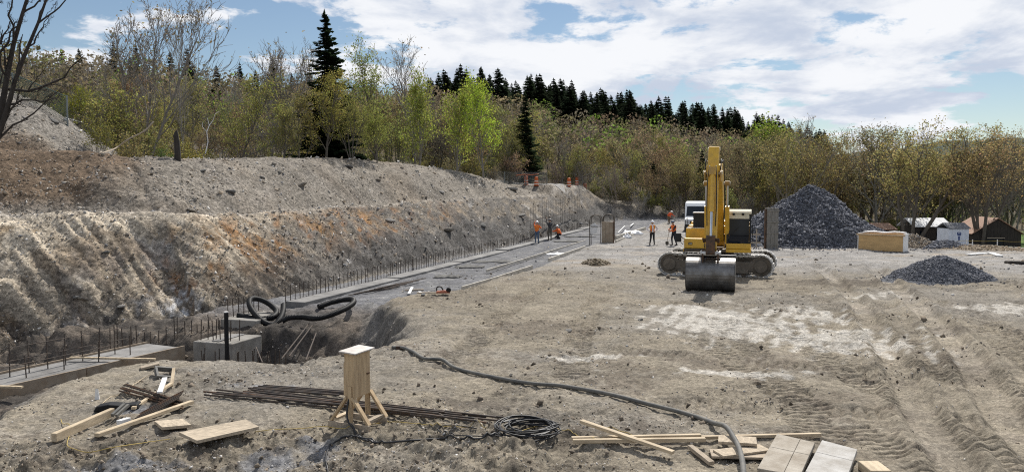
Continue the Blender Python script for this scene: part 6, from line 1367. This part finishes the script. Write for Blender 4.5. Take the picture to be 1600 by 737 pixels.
# forest edge behind the berm, then the trees across the back and the right
def strip(n, x0, x1, d0, d1, top0, top1, kinds, label, group, name='budding_tree', seed=1):
    rd = random.Random(seed)
    for i in range(n):
        px = x0 + (x1 - x0) * (i + rd.uniform(0.0, 1.0)) / n; fr = (px - x0) / (x1 - x0); dist = rd.uniform(d0[0] + (d1[0] - d0[0]) * fr, d0[1] + (d1[1] - d0[1]) * fr)
        var, c, b = rd.choice(kinds); var = var + str(rd.randrange({'bud': 5, 'multi': 3, 'lush': 3, 'bare': 3, 'shrub': 3, 'thicket': 2, 'wide': 2, 'fir': 4}[var]))
        top = top0 + (top1 - top0) * fr + rd.uniform(-22, 30)
        look = {'bare': 'bare grey', 'wide': 'broad many stemmed', 'multi': 'several stemmed'}.get(var[:-1], {OLIVE: 'olive', YEL: 'yellow green', TAN: 'tan', RUST: 'rusty'}.get(c, 'tan'))
        tree_at(name, var, px, dist, top, jit(c), jit(b), look + ' ' + label, group=look + ' ' + group, wide=rd.uniform(0.85, 1.2))
K_MIX = [('bud', OLIVE, BRK), ('bud', TAN, BRK), ('multi', OLIVE, BRK), ('bud', YEL, GBRK), ('bare', TAN, GBRK), ('multi', RUST, BRK), ('bud', OLIVE, GBRK), ('bare', TAN, BRK)]
strip(26, 110, 800, (48, 58), (90, 98), 160, 185, K_MIX, 'young tree in the front of the wood above the berm', 'front trees above the berm', seed=2)
strip(34, 60, 820, (60, 80), (96, 112), 118, 158, K_MIX, 'taller tree deeper in the wood above the berm', 'rear trees above the berm', seed=3)
strip(22, 815, 1200, (96, 106), (98, 110), 226, 242, K_MIX + [('bud', (0.30, 0.25, 0.08), BRK)], 'tree across the back of the yard', 'trees across the back of the yard', seed=4)
strip(20, 815, 1210, (110, 125), (112, 130), 212, 228, K_MIX, 'tree behind the first row at the back of the yard', 'second row behind the yard', seed=5)
K_R = [('wide', (0.32, 0.24, 0.12), BRK), ('bud', TAN, GBRK), ('multi', (0.30, 0.245, 0.105), BRK), ('wide', (0.29, 0.245, 0.10), GBRK), ('bare', TAN, GBRK), ('bare', TAN, GBRK)]
strip(26, 1190, 1640, (94, 108), (92, 108), 212, 218, K_R, 'tree on the low ground at the right', 'trees on the low ground at the right', seed=6)
K_S = [('shrub', YEL, BRK), ('shrub', OLIVE, GBRK), ('shrub', TAN, GBRK), ('thicket', TAN, GBRK)]
def bushes(n, x0, x1, d0, d1, hh, kinds, label, group, seed):
    rd = random.Random(seed)
    for i in range(n):
        px = x0 + (x1 - x0) * (i + rd.random()) / n; fr = (px - x0) / (x1 - x0)
        p = polar(px, rd.uniform(d0[0] + (d1[0] - d0[0]) * fr, d0[1] + (d1[1] - d0[1]) * fr), -0.1)
        var, c, b = rd.choice(kinds); var += str(rd.randrange(2))
        put_tree('shrub', var, p, rd.uniform(*hh), jit(c), jit(b), label, 'shrub', group)
bushes(34, 130, 820, (43, 52), (88, 96), (2.2, 4.2), K_S, 'leafy undergrowth shrub along the crest of the berm', 'undergrowth shrubs along the berm', 11)
bushes(26, 860, 1200, (97, 102), (99, 104), (2.5, 4.5), [('thicket', TAN, LBRK), ('thicket', TAN, GBRK), ('shrub', OLIVE, GBRK)], 'grey twiggy thicket at the far edge of the yard', 'twiggy thickets at the far edge', 12)
bushes(14, 1200, 1640, (92, 98), (88, 96), (2, 3.5), [('thicket', TAN, GBRK), ('shrub', OLIVE, GBRK)], 'low brush under the trees at the right', 'low brush at the right', 13)
for (px, d, h, c, lb) in ((160, 40.5, 2.3, (0.22, 0.21, 0.06), 'twiggy olive bush beside the grey spoil heap'), (205, 42, 2.5, (0.28, 0.24, 0.10), 'pale brown bush right of the olive bush by the spoil heap'),
                          (262, 43, 1.5, (0.10, 0.16, 0.04), 'low dark green bush at the foot of the broken stump'), (120, 47, 2.6, (0.30, 0.30, 0.05), 'yellow green bush beside the fence post')):
    put_tree('shrub', 'shrub1', polar(px, d, -0.1), h, c, GBRK, lb, 'shrub')
# conifers along the top of the hill
rd = random.Random(21)
for i in range(285):
    px = 670 + 625 * (i + rd.random()) / 285; u = (px - 800) / FPX
    dist = float(np.interp(u, [-1, -0.65, 0, 0.35, 0.7], [170, 175, 215, 265, 280])) + 4 - rd.uniform(0, 62)
    p = polar(px, dist, -0.2); put_tree('conifer', 'fir%d' % rd.randrange(4), p, rd.uniform(7.5, 14.0), jit((0.040, 0.056, 0.031), 0.4), BRK,
        'dark conifer on the crest of the wooded hill', group='conifers along the hill crest', wide=rd.uniform(1.0, 1.7))
for i in range(14):
    px = 95 + 420 * (i + rd.random()) / 14; p = polar(px, rd.uniform(120, 170), -0.2)
    put_tree('conifer', 'fir%d' % rd.randrange(4), p, rd.uniform(10, 13), jit((0.035, 0.045, 0.022), 0.3), BRK, 'conifer peeping out of the brown wood at the upper left', group='conifers in the upper left wood')
# the rest of the wood reads as one mass
def wood_mass(n, seed):
    rg = np.random.default_rng(seed); V_, F_, C_ = [], [], []; base = 0
    proto = []
    for k in range(5):
        r2 = np.random.default_rng(900 + k); L = []
        for j in range(170):
            q = r2.normal(size=3); q /= np.linalg.norm(q); rad = r2.uniform(0.55, 1) ** 0.6
            c = np.array((q[0] * 0.27, q[1] * 0.27, 0.58 + q[2] * 0.40)) * (rad, rad, 1) + (0, 0, 0)
            d = r2.normal(size=3); d /= np.linalg.norm(d); e = cross3(d, r2.normal(size=3)); e /= np.linalg.norm(e); s = r2.uniform(0.014, 0.034)
            L.append((np.array([c - d * s, c - e * s * .6, c + d * s, c + e * s * .6]), 0, r2.uniform(0.5, 1.4)))
        for j in range(70):
            a = r2.uniform(0, 6.283); z0 = r2.uniform(0.1, 0.6); ln = r2.uniform(0.2, 0.42); el = r2.uniform(0.5, 1.25)
            st = np.array((0, 0, z0)); tip = st + ln * np.array((math.cos(a) * math.cos(el), math.sin(a) * math.cos(el), math.sin(el))); sd = np.array((-math.sin(a), math.cos(a), 0)) * 0.0035
            L.append((np.array([st - sd, st + sd, tip + sd * .4, tip - sd * .4]), 1, r2.uniform(0.7, 1.3)))
        for a in (0, 1.57):
            sd = np.array((math.cos(a), math.sin(a), 0)) * 0.011; L.append((np.array([-sd, sd, sd * .3 + (0, 0, .8), -sd * .3 + (0, 0, .8)]), 1, 1.0))
        proto.append((np.concatenate([l[0] for l in L]), np.repeat([l[1] for l in L], 4), np.repeat([l[2] for l in L], 4)))
    for i in range(n):
        px = rg.uniform(-150, 1330) if i < n * 0.9 else rg.uniform(1250, 1720); u = (px - 800) / FPX
        cd = np.interp(u, [-1, -0.65, 0, 0.35, 0.7], [170, 175, 215, 265, 280]); lo = np.interp(u, [-0.8, 0, 0.4], [72, 104, 130])
        dist = lo + (cd + 8 - lo) * rg.uniform(0, 1) ** 0.9
        if 660 < px < 1300 and dist > cd - 62 and i < n * 0.9: dist = lo + (cd - 62 - lo) * rg.uniform(0, 1)
        if i >= n * 0.9: dist = rg.uniform(106, 175)
        p = np.array((u * dist, dist, 0)); 
        v, kind, br = proto[rg.integers(5)]; h = rg.uniform(6.5, 10.5); a = rg.uniform(0, 6.283); ca, sa = math.cos(a), math.sin(a)
        vv = v * h * np.array((1.1, 1.1, 1)); vv = np.stack([vv[:, 0] * ca - vv[:, 1] * sa, vv[:, 0] * sa + vv[:, 1] * ca, vv[:, 2]], 1)
        pal = [(0.20, 0.18, 0.09), (0.225, 0.175, 0.115), (0.19, 0.165, 0.12), (0.19, 0.20, 0.08), (0.225, 0.185, 0.105), (0.21, 0.155, 0.105)]
        c = np.array(pal[rg.integers(6)]) * rg.uniform(0.8, 1.2)
        if rg.random() < 0.06: c = np.array((0.20, 0.30, 0.06))
        cc = np.where(kind[:, None] == 0, c, np.array((0.15, 0.135, 0.118))) * br[:, None]
        V_.append((vv, p)); C_.append(cc)
    P = np.array([q[1] for q in V_]); zz, _ = terrain(P[:, 0], P[:, 1], False); P[:, 2] = zz - 0.2
    vv = np.concatenate([q[0] + P[i] for i, q in enumerate(V_)])
    o = rawmesh('hillside_wood', vv, np.arange(len(vv)).reshape(-1, 4), M['leaf'], colr=np.concatenate(C_)); o.color = (1, 1, 1, 1)
    return tag(o, 'brown and olive budding wood covering the hillside', 'wood', kind='stuff')
wood_mass(900, 33)
def scatter(n, xr, yr, seed, ufan=True):
    rg = np.random.default_rng(seed); y = 1 / rg.uniform(1 / yr[1], 1 / yr[0], n); x = rg.uniform(xr[0], xr[1], n) * y; return x, y, rg
PALS = np.array([(0.36, 0.33, 0.29), (0.30, 0.265, 0.22), (0.45, 0.42, 0.38), (0.27, 0.265, 0.265), (0.40, 0.33, 0.25), (0.60, 0.57, 0.53), (0.22, 0.19, 0.16), (0.34, 0.28, 0.215)])
x, y, rg = scatter(60000, (-0.75, 0.75), (8.5, 62), 201)
z, m = terrain(x, y); dens = 0.05 + 0.6 * sstep(fbm(x * 0.7, y * 0.7, 3, 301), 0.05, 0.5) + 0.45 * m['rough']
keep = (rg.random(len(x)) < dens) & (m['t'] <= 0) & (m['trk'] < 0.6); x, y, z = x[keep], y[keep], z[keep]
sz = np.clip(rg.lognormal(0, 0.6, len(x)), 0.3, 3.2) * 0.00075 * y + 0.005
cl = PALS[rg.integers(0, 8, len(x))] * rg.uniform(0.75, 1.15, (len(x), 1))
tag(chips('loose_stones', np.stack([x, y, z + sz * 0.15], 1), sz, cl, M['chip'], seed=1), 'small stones and clods strewn over the yard', 'stones', kind='stuff')
# clods of dark broken soil
x, y, rg = scatter(9000, (-0.7, 0.75), (9, 45), 203); z, m = terrain(x, y)
onb = (np.abs(x + 4.6) < 0.75) & (np.abs(y - 12.55) < 0.45)
keep = (rg.random(len(x)) < (m['rough'] * 0.65 * sstep(m['cl'], 0.05, 0.3))) & (m['t'] <= 0) & ~onb; x, y, z = x[keep], y[keep], z[keep]
sz = np.clip(rg.lognormal(0, 0.45, len(x)), 0.5, 2.6) * 0.0020 * y + 0.008
cl = np.array((0.17, 0.14, 0.108)) * rg.uniform(0.55, 1.5, (len(x), 1))
tag(chips('soil_clods', np.stack([x, y, z + sz * 0.2], 1), sz, cl, M['chip'], flat=0.8, seed=2), 'dark broken clods of soil in the churned parts of the yard', 'clods', kind='stuff')
# stones on the bank
x, y, rg = scatter(60000, (-0.9, 0.2), (24, 90), 205); z, m = terrain(x, y)
keep = (m['t'] > 0.1) & (m['tt'] < m['tr'] + np.where(x < -17, 16, 5)) & (rg.random(len(x)) < 0.3 + 0.7 * sstep(fbm(x * 0.6, y * 0.6, 3, 303), -0.2, 0.3)); 
x, y, z = x[keep], y[keep], z[keep]; lw = (m['tt'] < m['tb'])[keep]
sz = np.clip(rg.lognormal(0, 0.55, len(x)), 0.4, 3.5) * 0.00095 * y + 0.008
cl = PALS[rg.integers(0, 8, len(x))] * rg.uniform(0.7, 1.15, (len(x), 1))
tag(chips('bank_stones', np.stack([x, y, z + sz * 0.1], 1), sz, cl, M['chip'], flat=0.45, seed=3), 'shale chips and stones covering the excavated bank', 'stones', kind='stuff')
# single slabs of shale that stand out
SL = [(545, 262), (800, 296), (235, 272), (316, 268), (690, 300), (470, 290), (120, 465), (190, 480), (130, 470), (165, 395), (610, 345), (700, 360), (755, 352), (815, 338), (300, 330), (85, 190), (40, 185), (930, 412), (1000, 500), (888, 517), (915, 410), (360, 300), (410, 278), (590, 282), (650, 268)]
for i, (px, py) in enumerate(SL):
    rg2 = np.random.default_rng(500 + i); p = hit(px, py); r = 0.0045 * p[1] * rg2.uniform(0.7, 1.3)
    bm = bmesh.new(); bmesh.ops.create_icosphere(bm, subdivisions=2, radius=1.0)
    for v in bm.verts:
        q = np.array(v.co); k = 0.8 + 0.5 * vnoise(np.array([q[0] * 1.5 + i * 7 + 10]), np.array([q[1] * 1.5 + q[2] * 1.3 + 20]), 3)[0]
        v.co = Vector((np.round(q[0] * k * 2.2) / 2.6 * 1.2 + q[0] * 0.3, np.round(q[1] * k * 2.2) / 2.6 + q[1] * 0.3, q[2] * k * 0.45))
    me = bpy.data.meshes.new('rock'); bm.to_mesh(me); bm.free(); me.materials.append(M['rock%d' % (i % 3)])
    o = bpy.data.objects.new('rock', me); col.objects.link(o); o.location = (p[0], p[1], p[2] + r * 0.1); o.scale = (r, r, r); o.rotation_euler = (rg2.uniform(-.4, .4), rg2.uniform(-.4, .4), rg2.uniform(0, 6))
    yard = py > 400 and px > 800
    tag(o, 'lump of rock lying on the open yard' if yard else 'flat shale block lying on the bank', 'rock', 'rocks on the yard' if yard else 'shale blocks on the bank')
